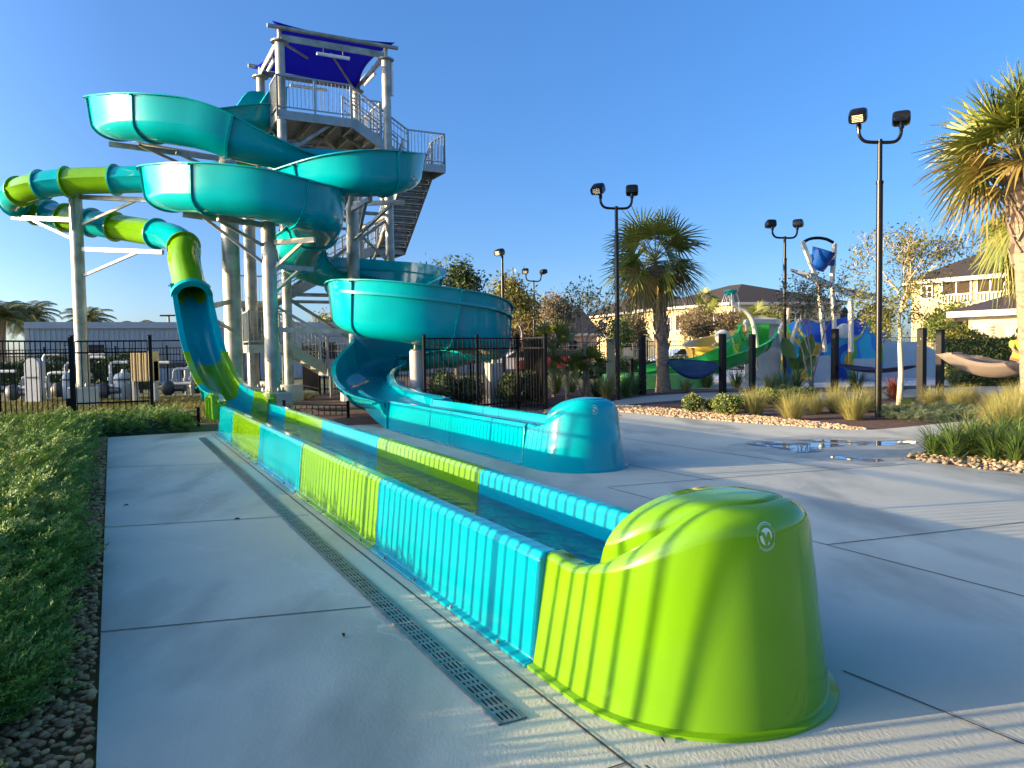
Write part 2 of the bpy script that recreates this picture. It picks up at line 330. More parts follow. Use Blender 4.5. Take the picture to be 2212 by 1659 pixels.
def jun_h(u, v):
    edge = np.clip((-2.05 + .06 * vnoise(u, u * .3, 2.6) - .34 * np.exp(-((u - .15) / .32) ** 2) - v) / .30, 0, 1)
    back = ((u > 12.75)).astype(float) * np.clip((-.35 - v) / .3, 0, 1) * np.clip((u - 12.75) / .3, 0, 1)
    return np.maximum(edge, back) ** .6 * (.28 + .12 * vnoise(u, v, 1.5) + .08 * vnoise(v, u, 4.2)) * np.clip((15.1 - u) / 1.2, 0.0, 1) ** .5 * (.68 + .32 * np.clip((u - .8) / 2.5, 0, 1))
def juniper():
    m = MB(); nu, nv = 190, 44; U = np.linspace(-3.2, 15.2, nu); Vv = np.linspace(-3.85, -.35, nv)
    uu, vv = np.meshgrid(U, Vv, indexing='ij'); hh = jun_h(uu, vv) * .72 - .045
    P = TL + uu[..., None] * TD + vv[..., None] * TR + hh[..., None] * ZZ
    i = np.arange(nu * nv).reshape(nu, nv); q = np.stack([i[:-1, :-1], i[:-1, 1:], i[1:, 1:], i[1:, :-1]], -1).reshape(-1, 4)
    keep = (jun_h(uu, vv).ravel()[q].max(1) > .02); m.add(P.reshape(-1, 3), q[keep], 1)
    tm = [spray_template(seed=s_) for s_ in range(4)]
    N = 17000; u = -3 + 18 * nr.random(N) ** 1.35; v = nr.uniform(-3.8, -.4, N); h = jun_h(u, v); k = h > .045; u, v, h = u[k], v[k], h[k]
    u2 = nr.uniform(-.8, 4, 3800); v2 = nr.uniform(-2.9, -2.0, 3800); h2 = jun_h(u2, v2); k = h2 > .02; u, v, h = np.concatenate([u, u2[k]]), np.concatenate([v, v2[k]]), np.concatenate([h, h2[k]])
    n = len(u); pos = TL + u[:, None] * TD + v[:, None] * TR + (h * nr.uniform(.55, .95, n))[:, None] * ZZ
    base = math.atan2(TR[1], TR[0]) - math.pi / 2
    yaw = base + nr.normal(0, 1.1, n) ; tilt = nr.uniform(-.1, 1.15, n); scl = nr.uniform(.14, .29, n) * (.78 + .22 * np.clip((u - .8) / 2.5, 0, 1))
    for t in range(4):
        s_ = np.arange(n) % 4 == t; a, b = scatter(tm[t], pos[s_], yaw[s_], tilt[s_], scl[s_]); m.add(a, b)
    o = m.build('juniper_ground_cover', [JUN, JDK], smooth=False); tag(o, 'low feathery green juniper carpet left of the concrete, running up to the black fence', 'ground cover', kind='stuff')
juniper()
# ---- pebbles and gravel
def stone_t(seed, n=8, mm=5):
    g = np.random.default_rng(seed); b = MB(); rings = []
    for i in range(1, mm):
        t = np.pi * i / mm; a = np.linspace(0, 2 * np.pi, n, endpoint=False); k = 1 + g.uniform(-.16, .16, n)
        rings.append(np.stack([np.sin(t) * np.cos(a) * k, .72 * np.sin(t) * np.sin(a) * k, -.45 * np.cos(t) * np.ones(n)], 1))
    R = np.array(rings); V = np.concatenate([R.reshape(-1, 3), [[0, 0, -.45], [0, 0, .45]]]); f = []
    m_ = len(rings); B, Tp = m_ * n, m_ * n + 1
    for i in range(m_ - 1):
        for j in range(n): f.append((i * n + j, i * n + (j + 1) % n, (i + 1) * n + (j + 1) % n, (i + 1) * n + j))
    for j in range(n): f.append((B, (j + 1) % n, j, j)); f.append((Tp, (m_ - 1) * n + j, (m_ - 1) * n + (j + 1) % n, (m_ - 1) * n + (j + 1) % n))
    return V, np.array([q for q in f if q[2] != q[3]]), np.array([q[:3] for q in f if q[2] == q[3]])
def stones(name, label, pos, scl, mt, tilt=.3):
    m = MB(); n = len(pos); yaw = nr.uniform(0, 6.28, n); tl = nr.normal(0, tilt, n)
    for t in range(4):
        V, q, tr3 = stone_t(t); s_ = np.arange(n) % 4 == t
        a, b = scatter((V, q), pos[s_], yaw[s_], tl[s_], scl[s_]); m.add(a, b)
        b3 = (tr3[None] + (np.arange(s_.sum()) * len(V))[:, None, None]).reshape(-1, 3); m.F.append(b3 + m.n - len(a)); m.M.append(np.zeros(len(b3)))
    o = m.build(name, mt); tag(o, label, 'gravel', kind='stuff'); return o
PEB = mat('river_pebbles', (.17, .07, .02), .6, col2=(.44, .27, .11), isl=.85, scale=20, bump=.1, bscale=60)
N = 8200; u = -3 + 16 * nr.random(N) ** 1.8; v = -1.835 - .75 * nr.random(N) ** 1.2 * np.clip(1.1 - u * .045, .35, 1); k = (u < 12.7)
pos = TL + u[:, None] * TD + v[:, None] * TR + ZZ * -.015; pos[:, 2] += nr.uniform(0, .025, N)
stones('river_pebbles', 'tan and brown rounded pebbles between the juniper and the concrete edge', pos[k], nr.uniform(.012, .03, N)[k], PEB)
# ================================================================== water slides
def sweep_frames(C):
    tg = np.gradient(C, axis=0); tg /= np.linalg.norm(tg, axis=1)[:, None]
    r = np.cross(tg, ZZ); r /= np.linalg.norm(r, axis=1)[:, None]
    return tg, r, np.cross(r, tg)
def flume_prof(hR, hL, w=.62, e=0., th=.03):
    def side(h, sg, e, th):
        hb = .42; P = []
        for k in range(0, 8):
            t = k / 7 * math.pi / 2; P.append((sg * (w + e - th) * math.sin(t), hb - (hb - th + e) * math.cos(t)))
        for k in (1, 2, 3): q = k / 3; P.append((sg * (w + e - th + .08 * q), hb + (h - hb) * q))
        return P
    oR = side(hR - .03, 1, e, 0); oL = side(hL - .03, -1, e, 0)
    iR = side(hR, 1, 0, th); iL = side(hL, -1, 0, th)
    lw = .075
    return oL[::-1][:-1] + oR + [(w + e + .08 + lw, hR - .03), (w + .08 + lw + e, hR)] + iR[::-1][:-1] + iL + [(-w - .08 - lw - e, hL), (-w - .08 - lw - e, hL - .03)]
def place_prof(c, r, u, prof):
    q = np.array(prof); return c + q[:, :1] * r + q[:, 1:] * u
def lerpcol(a, i): return a[min(i, len(a) - 1)]

blue = thing('water_slide', 'teal open body slide winding down beside the stair tower into a low blue run-out trough', 'water slide', (-3., 17., 0))
# control points: px, py of the channel bottom, depth, right wall, left wall (in the direction of travel)
BP = [(588, 282, 25.6, .75, .75), (545, 284, 25.1, .75, .75), (470, 290, 24.6, .85, .65), (370, 298, 24.3, 1.0, .55), (285, 298, 23.6, 1.15, .5),
      (242, 297, 22.2, 1.2, .5), (268, 300, 20.9, 1.2, .5), (335, 304, 20.3, 1.2, .5), (420, 317, 20.2, 1.2, .5), (500, 339, 20.3, 1.05, .55),
      (575, 360, 20.6, .72, .72), (650, 378, 21.1, .52, .85), (725, 388, 21.7, .5, 1.0), (800, 396, 21.9, .5, 1.1), (858, 408, 21.3, .5, 1.15), (850, 420, 20.3, .5, 1.15),
      (795, 424, 19.8, .5, 1.15), (730, 424, 19.9, .55, 1.0), (655, 430, 20.6, .6, .7), (570, 440, 21.5, .75, .55), (480, 446, 22.2, .85, .5), (405, 448, 21.9, 1.05, .5),
      (362, 449, 20.6, 1.2, .5), (385, 454, 19.5, 1.25, .5), (440, 459, 18.9, 1.28, .5), (510, 464, 18.7, 1.28, .5), (580, 473, 18.7, 1.25, .5), (645, 489, 19.0, 1.2, .5),
      (687, 512, 19.8, 1.15, .5), (680, 538, 20.8, 1.0, .55), (655, 568, 21.9, .8, .75), (652, 598, 23.1, .6, .95), (695, 618, 24.1, .5, 1.05), (770, 628, 24.5, .5, 1.1), (850, 638, 24.2, .5, 1.1),
      (900, 648, 23.2, .5, 1.0), (903, 660, 22.1, .5, .8), (865, 678, 21.4, .5, .6), (815, 694, 21.6, .6, .52), (778, 708, 21.4, .9, .5),
      (768, 718, 20.5, 1.35, .5), (805, 727, 19.7, 1.48, .5), (870, 737, 19.4, 1.5, .5), (945, 748, 19.5, 1.5, .5), (1015, 760, 20.0, 1.5, .5), (1050, 773, 21.1, 1.45, .5),
      (1030, 784, 22.3, 1.2, .5), (965, 794, 23.1, 1.1, .5), (890, 801, 23.3, 1.1, .5), (820, 808, 22.8, 1.15, .5)]
BP = [(p[0] + (8 if k < 9 else 6 if 20 < k < 25 else 0), p[1] + (4 if k < 10 else 5 if 18 < k < 28 else 4 if 40 < k < 46 else 0), p[2], p[3] * (.87 if k < 28 else 1), p[4] * (.87 if 12 < k < 18 else 1)) for k, p in enumerate(BP)]
CB = [list(A(p[0], p[1], p[2])) + [p[3], p[4]] for p in BP]
BL0 = np.array([.373, 9.258, 0.]) + TD * .57
def TB(u, v, z=0.): return BL0 + TD * u + TR * v + ZZ * z
CB += [[-3.72, 21.4, .64, 1.1, .5], [-3.85, 20.0, .44, .82, .5], [-3.55, 18.5, .27, .58, .45]]
for u_, z_, a_, b_ in ((7.2, .16, .46, .45), (5.4, .10, .45, .45)): q = TB(u_, .53, z_); CB.append([q[0], q[1], q[2], a_, b_])
CC = catmull(CB, 9)
C, HR, HL = CC[:, :3], CC[:, 3], CC[:, 4]
tg, rv, uv = sweep_frames(C)
arc = np.concatenate([[0], np.cumsum(np.linalg.norm(np.diff(C, axis=0), axis=1))])
cuts = [0]; 
while cuts[-1] < len(C) - 1:
    k = int(np.searchsorted(arc, arc[cuts[-1]] + 2.05)); cuts.append(min(k, len(C) - 1))
if cuts[-1] - cuts[-2] < 6: cuts.pop(-2)
for a, b in zip(cuts[:-1], cuts[1:]):
    m = MB(); hws = []
    m.loft([place_prof(C[i], rv[i], uv[i], flume_prof(HR[i], HL[i])) for i in range(a, b + 1)])
    for i, sg in ((a, 1), (b, -1)):       # bolted flange at each end of the section
        fl = flume_prof(HR[i] - .04, HL[i] - .04, e=.05, th=.03)
        q = sg * .004
        m.loft([place_prof(C[i] + tg[i] * q, rv[i], uv[i], fl), place_prof(C[i] + tg[i] * (q + sg * .028), rv[i], uv[i], fl)])
    m.build('flume_section', TEAL, blue, ang=40)
# long seam flange that carries the raised wall extension of the lowest loop
i0 = 41 * 9 - 6; i1 = 46 * 9 + 2
sf = []
for i in range(i0, i1 + 1):
    h = min(1.12, HR[i] - .1); q = [(.695, h), (.775, h), (.775, h + .07), (.695, h + .07)]
    sf.append(place_prof(C[i], rv[i], uv[i], q))
MB().loft(sf).build('seam_flange', TEAL, blue)
i0 = 32 * 9 - 2; i1 = 35 * 9 - 2; sf = []
for i in range(i0, i1 + 1):
    h = HL[i] - .34; q = [(-.60, h), (-.66, h), (-.66, h + .05), (-.60, h + .05)]
    sf.append(place_prof(C[i], rv[i], uv[i], q))
MB().loft(sf).build('seam_flange', TEAL, blue)
# hooded start tub at the platform
cs = A(578, 238, 25.4); m = MB()
tubr = []
for k in range(9):
    t = k / 8; c = A(596, 284, 25.8) * (1 - t) + A(528, 284, 25.0) * t; hh = 1.25 - .75 * max(0, (t - .45) / .55) ** 1.3
    r_ = nrm(np.cross(A(528, 284, 25.0) - A(596, 284, 25.8), ZZ)); tubr.append(place_prof(c + r_ * 0, r_, ZZ, flume_prof(hh + .25, hh, .72)))
m.loft(tubr).build('start_tub', TEAL, blue)

# ---- straight run-out troughs
def trough_prof():
    L_ = [(-.545, .0), (-.545, .018), (-.495, .026), (-.452, .50), (-.43, .535), (-.35, .535), (-.33, .50), (-.29, .14), (-.2, .10)]
    L_ = [(x - .03, y) for x, y in L_]; return L_ + [(-x, y) for x, y in L_[::-1]]
def trough_piece(TF, u0, u1, mt, parent, name='trough_section'):
    m = MB(); n = 8; P = trough_prof()
    us = np.linspace(u0, u1, n)
    m.loft([np.array([TF(u, .53 + s_, z_) for s_, z_ in P]) for u in us], cap=abs(u0) < .01)
    o = m.build(name, mt, parent, ang=25)
    bv = o.modifiers.new('bevel', 'BEVEL'); bv.width = .012; bv.segments = 2; bv.limit_method = 'ANGLE'; bv.angle_limit = math.radians(25)
    return o
# ---- end hood: side wall rising to a crease, closed by a rounded vault
HS, HA, HB_ = .37, .655, .60
HT_ = 2 * HS + 1.92
def hood_path(n=72):
    out = []      # (u,v), outward normal, distance from seam
    for k in range(n + 1):
        d = HT_ * k / n
        if d < HS: p = (-d, 0.); nn = (0., -1.); dd = d
        elif d < HS + 1.92:
            a = (d - HS) / 1.92 * math.pi; p = (-HS - HA * math.sin(a), .60 - HB_ * math.cos(a)); nx, ny = -math.sin(a) * HB_, -math.cos(a) * HA; l = math.hypot(nx, ny); nn = (nx / l, ny / l); dd = min(d, HT_ - d)
        else: q = HT_ - d; p = (-q, 1.06 + .14 * sst(0, HS, q)); nn = (0., 1.); dd = q
        out.append((p, nn, dd))
    return out
def sst(a, b, x):
    t = min(1, max(0, (x - a) / (b - a))); return t * t * (3 - 2 * t)
def hood_prof(dd, step=0.):
    w = sst(.2, 1.1, dd); H = .535 - .015 * sst(0, .18, dd) * (1 - sst(.2, .4, dd)) + .325 * w
    R = .035 + .075 * sst(.1, .9, dd); ins = .075 - .0 * w
    P = [(-.03, 0), (-.03, .014), (.004, .02)]
    for q in (.2, .4, .55, .57, .8, 1.): P.append((.008 + ins * q + (step if q > .56 else 0), .03 + (H - R - .03) * q))
    for k in range(1, 8):
        a = k / 7 * math.pi / 2; P.append((.008 + ins + R * (1 - math.cos(a)) + step, H - R + R * math.sin(a)))
    return P
def hood(TF, mt, parent, step=0.):
    HP = hood_path(); rings = []
    for (p, nn, dd) in HP:
        rings.append(np.array([TF(p[0] - nn[0] * x, p[1] - nn[1] * x, z) for x, z in hood_prof(dd, step)]))
    m = MB(); m.loft(rings, cap=False, closed=False); n = len(HP)
    def rimp(i, ins, dz):
        p, nn, dd = HP[i]; x, z = hood_prof(dd, step)[-1]; return np.array([p[0] - nn[0] * (x + ins), p[1] - nn[1] * (x + ins), z + dz])
    # open rim of the trough end, up to where the vault starts
    k0 = next(i for i in range(n) if HP[i][2] > .36)
    for rng in (range(0, k0 + 1), range(n - 1 - k0, n)):
        m.loft([np.array([TF(*rimp(i, a_, b_)) for a_, b_ in ((0, 0), (.06, 0), (.085, -.03), (.12, -.40))]) for i in rng], cap=False, closed=False)
    vr = []
    for i in range(k0, n // 2 + 1):
        l = rimp(i, 0, 0); r = rimp(n - 1 - i, 0, 0); dd = HP[i][2]
        apex = .865 + .02 * sst(.3, .6, dd) - .012 * sst(.8, 1.26, dd)
        ln = []
        for t in range(25):
            th = math.pi * t / 24; c_ = -math.cos(th); sv = math.sin(th) ** .75
            q = l * (.5 - c_ / 2) + r * (.5 + c_ / 2); q[2] += (apex - q[2]) * sv
            q[0] -= .10 * (1 - sst(.36, .8, dd)) * sv - .03 * math.sin(th) * 0
            ln.append(TF(*q))
        vr.append(ln)
    m.loft(vr, cap=False, closed=False)
    fr = [np.array(vr[0])]                                 # thickness of the vault's open edge
    c0 = np.mean(vr[0], axis=0); fr.append(c0 + (fr[0] - c0) * .96); fr.append(c0 + (fr[0] - c0) * .94 - TD * .03)
    m.loft(fr, cap=False, closed=False)
    fl = [TF(p[0] - nn[0] * .13, p[1] - nn[1] * .13, .10) for p, nn, dd in HP]     # floor of the closed end
    m.add(fl, [tuple(range(len(fl)))])
    o = m.build('end_hood', mt, parent, ang=50); return HP, rings, o
def emblem(TF, parent, px, py, size, tilt=0.):
    HP = hood_path(200); best = None
    for i, (p, nn, dd) in enumerate(HP):
        for j, (x, z) in enumerate(hood_prof(dd)[3:14]):
            q = TF(p[0] - nn[0] * x, p[1] - nn[1] * x, z) - np.array([0, 0, CZ_]); w = q @ FW
            e = (CX_ + F_ * (q @ RR) / w - px) ** 2 + (CY_ - F_ * (q @ UU) / w - py) ** 2
            if nn[0] * TD[1] + nn[1] * TR[1] < .3 and (best is None or e < best[0]): best = (e, i, z, nn)
    _, ic, zc, nn = best
    tot = HT_
    def sp(s, z, off):
        k = (ic + s / tot * 200); k0 = int(k); fr = k - k0; (p0, n0, d0), (p1, n1, d1) = HP[k0], HP[k0 + 1]
        p = np.array(p0) * (1 - fr) + np.array(p1) * fr; n_ = np.array(n0) * (1 - fr) + np.array(n1) * fr; dd = d0 * (1 - fr) + d1 * fr
        pr_ = np.array(hood_prof(dd)[2:]); x = np.interp(z, pr_[:, 1], pr_[:, 0]); x -= off
        return TF(p[0] - n_[0] * x, p[1] - n_[1] * x, z + off * .3)
    m = MB(); S = size
    def patch(poly, off, mi):
        m.add([sp(x * S, zc + y * S, off) for x, y in poly], [tuple(range(len(poly)))], mi)
    a = np.linspace(0, 2 * np.pi, 40, endpoint=False)
    patch([(.56 * math.cos(t), .56 * math.sin(t)) for t in a], .0025, 0)
    def ribbon(pts, w, off, mi):
        pts = np.array(catmull(pts, 6)); t = np.gradient(pts, axis=0); t /= np.linalg.norm(t, axis=1)[:, None]; n_ = np.stack([-t[:, 1], t[:, 0]], 1)
        w = np.array([np.interp(i / (len(pts) - 1), np.linspace(0, 1, len(w)), w) for i in range(len(pts))])[:, None]
        l = pts + n_ * w; r = pts - n_ * w
        for i in range(len(pts) - 1): patch([l[i], r[i], r[i + 1], l[i + 1]], off, mi)
    ribbon([(-.56, .1), (-.38, .24), (-.2, .05), (-.08, -.34), (-.02, -.44), (.06, -.3), (.14, .08), (.2, .2), (.27, .02), (.32, -.34), (.42, -.36), (.52, -.1)], [.05, .1, .12, .1, .12, .09, .08, .1, .09, .09, .07, .02], .0042, 1)
    def ring(r, w, t0, t1, off):
        t = np.linspace(t0, t1, max(4, int((t1 - t0) * 8)))
        for i in range(len(t) - 1):
            patch([(r * math.cos(t[i]), r * math.sin(t[i])), ((r + w) * math.cos(t[i]), (r + w) * math.sin(t[i])), ((r + w) * math.cos(t[i + 1]), (r + w) * math.sin(t[i + 1])), (r * math.cos(t[i + 1]), r * math.sin(t[i + 1]))], off, 0)
    ring(.78, .022, 0, 2 * np.pi, .0025)
    for k in range(15): t = math.radians(50 + k * 6.4); ring(.86, .075, t, t + .075, .0025)
    for k in range(18): t = math.radians(222 + k * 6.0); ring(.86, .06, t, t + .07, .0025)
    ring(.88, .04, math.radians(172), math.radians(175), .0025); ring(.88, .04, math.radians(2), math.radians(5), .0025)
    return m.build('emblem', [EMB_W, TEAL if TF is TB else LIME], parent, smooth=False)
EMB_W = mat('emblem_white', (.55, .68, .55), .35, var=.02)
for u0, u1 in ((0, 2.4), (2.4, 4.8), (4.8, 5.4)): trough_piece(TB, u0, u1, TEAL, blue)
for v0, vs in ((-.02, -1), (1.08, 1)):
    m = MB(); lo = []
    for k in range(13):
        s_ = k / 12; u = 5.38 + 2.3 * s_; zt = .53 + .12 * s_ ** 2; zb = .0 + .45 * s_ ** 1.1; vv = v0 + vs * .16 * s_ ** 1.5 - .30 * s_ ** 2 * (-1)
        lo.append(np.array([TB(u, vv, zb), TB(u, vv, zt), TB(u, vv - vs * .07, zt), TB(u, vv - vs * .07, zb)]))
    m.loft(lo); m.build('skirt', TEAL, blue, ang=40)
_, _, ho = hood(TB, TEAL, blue, .003); emblem(TB, ho, 1285, 889, .062)

def bolts(TF, u1, parent):
    m = MB()
    for k in range(int(u1 / .6)):
        for v in (-.033, 1.093): q = TF(.3 + k * .6, v, .016); m.lathe(q, [(.013, 0), (.013, .008), (.007, .009), (.007, .02)], 8)
    m.build('anchor_bolts', GALV, parent, kind='stuff')
bolts(TB, 5.2, blue)
green = thing('water_slide', 'lime and teal tube slide with a long striped run-out ending in a lime hood', 'water slide', T(6, .5))
cols = [TEALB, LIME, TEALB, LIME, TEALB]
us = [0, 2.45, 5.1, 7.65, 10.2, 12.0]
for i in range(5): trough_piece(T, us[i], us[i + 1], cols[i], green)
bolts(T, 11.8, green)
_, _, hg = hood(T, LIME, green); emblem(T, hg, 1655, 1160, .06)
# ---- steep open chute
def chute_prof(h, w=.38, th=.03, lip=.10):
    o = []; n = 7
    for k in range(n + 1): t = math.pi / 2 * k / n; o.append((w * math.sin(t) ** .8, min(.22, h * .6) * (1 - math.cos(t) ** .8)))
    R_ = o[1:] + [(w + .02, h - .03), (w + .02 + lip, h - .035), (w + .02 + lip, h), (w - th + .02, h)]
    I_ = [(x * (w - th) / w, y + th) for x, y in o[::-1][:-1]]
    right = R_ + I_
    return [o[0]] + right + [(0, th)] + [(-x, y) for x, y in right[::-1]]
CH = [(11.75, .5, .10, .52), (12.5, .5, .12, .60), (13.2, .5, .19, .52), (14.2, .47, .28, .46), (15.25, .43, .44, .44), (16.4, .38, .80, .44), (17.5, .33, 1.30, .44), (18.3, .30, 1.85, .44), (19.25, .27, 2.66, .44), (19.75, .25, 3.05, .44)]
cc = catmull([list(T(u, v, z)) + [h] for u, v, z, h in CH], 8)
ct, cr, cu = sweep_frames(cc[:, :3][::-1]); ct, cr, cu = ct[::-1], cr[::-1], cu[::-1]
for (a, b), mt in zip(((0, 17), (17, 30), (30, 46), (46, 72)), (LIME, TEAL, LIME, TEALB)):
    m = MB(); m.loft([place_prof(cc[i, :3], cr[i], cu[i], chute_prof(cc[i, 3])) for i in range(a, b + 1)])
    for i, sg in ((a, 1), (b, -1)):
        f0 = chute_prof(cc[i, 3] - .02, .43, .05, .09)
        m.loft([place_prof(cc[i, :3] + ct[i] * -sg * q - cu[i] * .03, cr[i], cu[i], f0) for q in (.004, .03)])
    m.build('chute_section', mt, green, ang=40)
# flared end wall of the chute above the trough
m = MB()
for v_ in (-.02, 1.02):
    m.loft([np.array([T(u, v_ + s_, z_) for s_, z_ in ((-.05, .26), (.05, .26), (.06, h), (-.06, h))]) for u, h in ((11.98, .50), (12.02, .70), (12.3, .72), (12.7, .68), (13.3, .62))])
    for u in (12.3, 12.75): m.box(T(u, v_ + (-.075 if v_ < .5 else .075), .46), .05, .05, .40, TR)
m.build('flared_end', LIME, green, ang=30)
# ---- closed tube
TP = [T(19.2, .27, 3.08), T(19.7, .25, 3.52), T(20.25, .2, 4.12), A(398, 535, 22.0), A(380, 516, 22.5), A(345, 506, 23.0), A(282, 495, 23.7), A(215, 484, 24.1), A(150, 472, 24.5), A(95, 460, 24.9),
      A(55, 449, 24.9), A(32, 436, 24.4), A(30, 422, 23.7), A(55, 409, 23.2), A(95, 399, 23.0), A(145, 393, 22.95), A(200, 390, 22.9), A(280, 388, 22.8), A(360, 386, 22.7), A(440, 384, 22.8), A(510, 366, 23.3), A(575, 322, 24.2)]
tc_ = catmull(TP, 8); tt, tr_, tu = sweep_frames(tc_)
ta = np.concatenate([[0], np.cumsum(np.linalg.norm(np.diff(tc_, axis=0), axis=1))])
def ring_pts(i, r, bump=0., n=30):
    a = np.linspace(0, 2 * np.pi, n, endpoint=False); rr = np.full(n, r)
    if bump:
        for j in (0, n // 2): rr[j] += bump
    return tc_[i] + rr[:, None] * (np.cos(a)[:, None] * tr_[i] + np.sin(a)[:, None] * tu[i])
def nearest(px):  # sample where a given photo column is crossed (from a start index)
    q = tc_ - np.array([0, 0, CZ_]); return CX_ + F_ * (q @ RR) / (q @ FW)
pxs = nearest(0)
lowmid = int(np.argmin(np.where(np.arange(len(tc_)) < 88, np.abs(pxs - 30), 1e9)))
tcuts = [0]
for want in (396, 335, 250, 195, 140, 105, 80): tcuts.append(int(np.argmin(np.where((np.arange(len(tc_)) > tcuts[-1]) & (np.arange(len(tc_)) < lowmid), np.abs(pxs - want), 1e9))))
tcuts.append(lowmid)
for want in (45, 88, 148, 252, 340, 430, 505): tcuts.append(int(np.argmin(np.where(np.arange(len(tc_)) > tcuts[-1], np.abs(pxs - want), 1e9))))
tcuts.append(len(tc_) - 1)
tcol = [LIME, TEAL, LIME, TEALB, LIME, TEALB, LIME, TEAL, TEAL, LIME, TEALB, LIME, TEALB, LIME, TEALB, LIME]
for k, (a, b) in enumerate(zip(tcuts[:-1], tcuts[1:])):
    if b - a < 1: continue
    m = MB()
    inner = [ring_pts(i, .36) for i in range(a, b + 1)]; outer = [ring_pts(i, .39, .045) for i in range(a, b + 1)]
    m.loft(outer, cap=False); m.loft([x[::-1] for x in inner], cap=False)
    for i, sg in ((a, 1), (b, -1)):
        c4 = [ring_pts(i, .36), ring_pts(i, .465), ring_pts(i, .465) + tt[i] * sg * .035, ring_pts(i, .36) + tt[i] * sg * .035]
        m.loft(c4 + [c4[0]], cap=False)
    m.build('tube_section', tcol[k], green, ang=40)
# hood lip where the tube opens into the chute
m = MB(); lip = []
for k in range(19):
    a = math.pi * k / 18; e = np.array([math.cos(a), math.sin(a)])
    lip.append(np.array([tc_[0] - tt[0] * .10 + q * (e[0] * tr_[0] + e[1] * tu[0]) + tt[0] * w for q, w in ((.36, 0), (.53, .0), (.53, .13), (.36, .13))]))
m.loft(lip); m.build('tube_mouth', TEAL, green, ang=40)
# ================================================================== support columns
def flange(m, c, r, n=20): m.lathe(c, [(r * 1.75, 0), (r * 1.75, .03), (r * 1.05, .031)], n)
def column(label, base, top, rad, foot=None, arms=(), braces=(), group='galvanised support columns of the slides'):
    t = thing('support_column', label, 'column', base, group); b = np.array(base, float)
    z0 = 0.
    if foot:
        z0 = foot[1]; m = MB(); m.prism([(b[0] + TR[0] * i + TD[0] * j, b[1] + TR[1] * i + TD[1] * j) for i, j in ((-foot[0], -foot[0]), (foot[0], -foot[0]), (foot[0], foot[0]), (-foot[0], foot[0]))], -.05, z0)
        o = m.build('footing', CONC_POST, t, smooth=False); bv = o.modifiers.new('bevel', 'BEVEL'); bv.width = .03; bv.segments = 2
    m = MB(); m.lathe(b + ZZ * z0, [(rad, .03), (rad, top - z0), (rad * 1.06, top - z0), (rad * 1.06, top - z0 + .02)], 24); m.build('pole', GALV, t)
    m = MB(); m.lathe(b + ZZ * z0, [(rad * 1.8, 0), (rad * 1.8, .035), (rad * 1.15, .036), (rad * 1.02, .12)], 24)
    for k in range(8):
        a = k * math.pi / 4; q = b + np.array([math.cos(a), math.sin(a), 0]) * rad * 1.5 + ZZ * (z0 + .03); m.lathe(q, [(.022, 0), (.022, .06), (.01, .09)], 6)
    m.build('base_plate', GALV, t)
    for p, q in arms: MB().bar(p, q, .11, .13).build('support_arm', GALV, t, smooth=False)
    for p, q in braces: MB().bar(p, q, .075, .075).build('brace', GALV, t, smooth=False)
    return t
def at_col(b, z): return np.array([b[0], b[1], z])
c1 = np.array([-13.05, 23.37, 0]); c1b = A(178, 800, 23.4) * [1, 1, 0]
zt = A(166, 424, 23.4)[2]
column('pale metal column at far left holding the upper lime and teal tube', c1b, zt, .185, (.42, .52),
       arms=[(at_col(c1b, A(178, 425, 23.4)[2]), A(320, 432, 23.0)), (at_col(c1b, A(175, 478, 23.6)[2]), A(28, 470, 24.7)), (at_col(c1b, A(170, 538, 23.4)[2]), A(352, 545, 22.7))],
       braces=[(at_col(c1b, A(178, 490, 23.4)[2]), A(300, 430, 23.1)), (at_col(c1b, A(160, 520, 23.4)[2]), A(70, 475, 24.5)), (at_col(c1b, A(185, 600, 23.4)[2]), A(300, 544, 22.9)), (at_col(c1b, A(160, 425, 23.4)[2]) + (0, -.22, 0), at_col(c1b, A(160, 500, 23.4)[2]) + (0, -.2, 0))])
c2 = A(507, 815, 22.4) * [1, 1, 0]
column('thick sunlit column just right of the steep chute, carrying the topmost slide loop', c2, A(486, 338, 22.4)[2], .25, (.5, .3),
       arms=[(at_col(c2, A(485, 345, 22.4)[2]), A(236, 311, 21.6)), (at_col(c2, A(485, 345, 22.4)[2]), A(300, 312, 22.6)), (at_col(c2, A(485, 372, 22.4)[2]), A(560, 366, 21.0)), (at_col(c2, A(505, 650, 22.4)[2]), A(455, 662, 20.8))],
       braces=[(at_col(c2, A(485, 400, 22.4)[2]), A(300, 313, 21.6)), (at_col(c2, A(485, 380, 22.4)[2]), A(380, 330, 21.4)), (at_col(c2, A(505, 715, 22.4)[2]), A(462, 690, 20.4))])
c3 = np.array([-6.26, 19.98, 0])
column('nearest slim column rising from a square concrete block behind the chute, under the middle loop', c3, A(572, 478, 20)[2], .185, (.42, .46),
       arms=[(at_col(c3, A(572, 488, 20)[2]), A(395, 463, 19.3)), (at_col(c3, A(572, 488, 20)[2]), A(470, 470, 18.9)), (at_col(c3, A(575, 525, 20)[2]), A(680, 518, 19.6)), (at_col(c3, A(575, 575, 20)[2]), A(675, 582, 21.6)), (at_col(c3, A(580, 712, 20)[2]), A(768, 716, 20.3))],
       braces=[(at_col(c3, A(572, 578, 20)[2]), A(440, 470, 19.3)), (at_col(c3, A(572, 538, 20)[2]), A(470, 475, 19)), (at_col(c3, A(580, 590, 20)[2]), A(655, 522, 19.7)), (at_col(c3, A(580, 640, 20)[2]), A(648, 583, 21.3)), (at_col(c3, A(580, 655, 20)[2]), A(690, 716, 20.2))])
c4 = A(768, 760, 23.4) * [1, 1, 0]
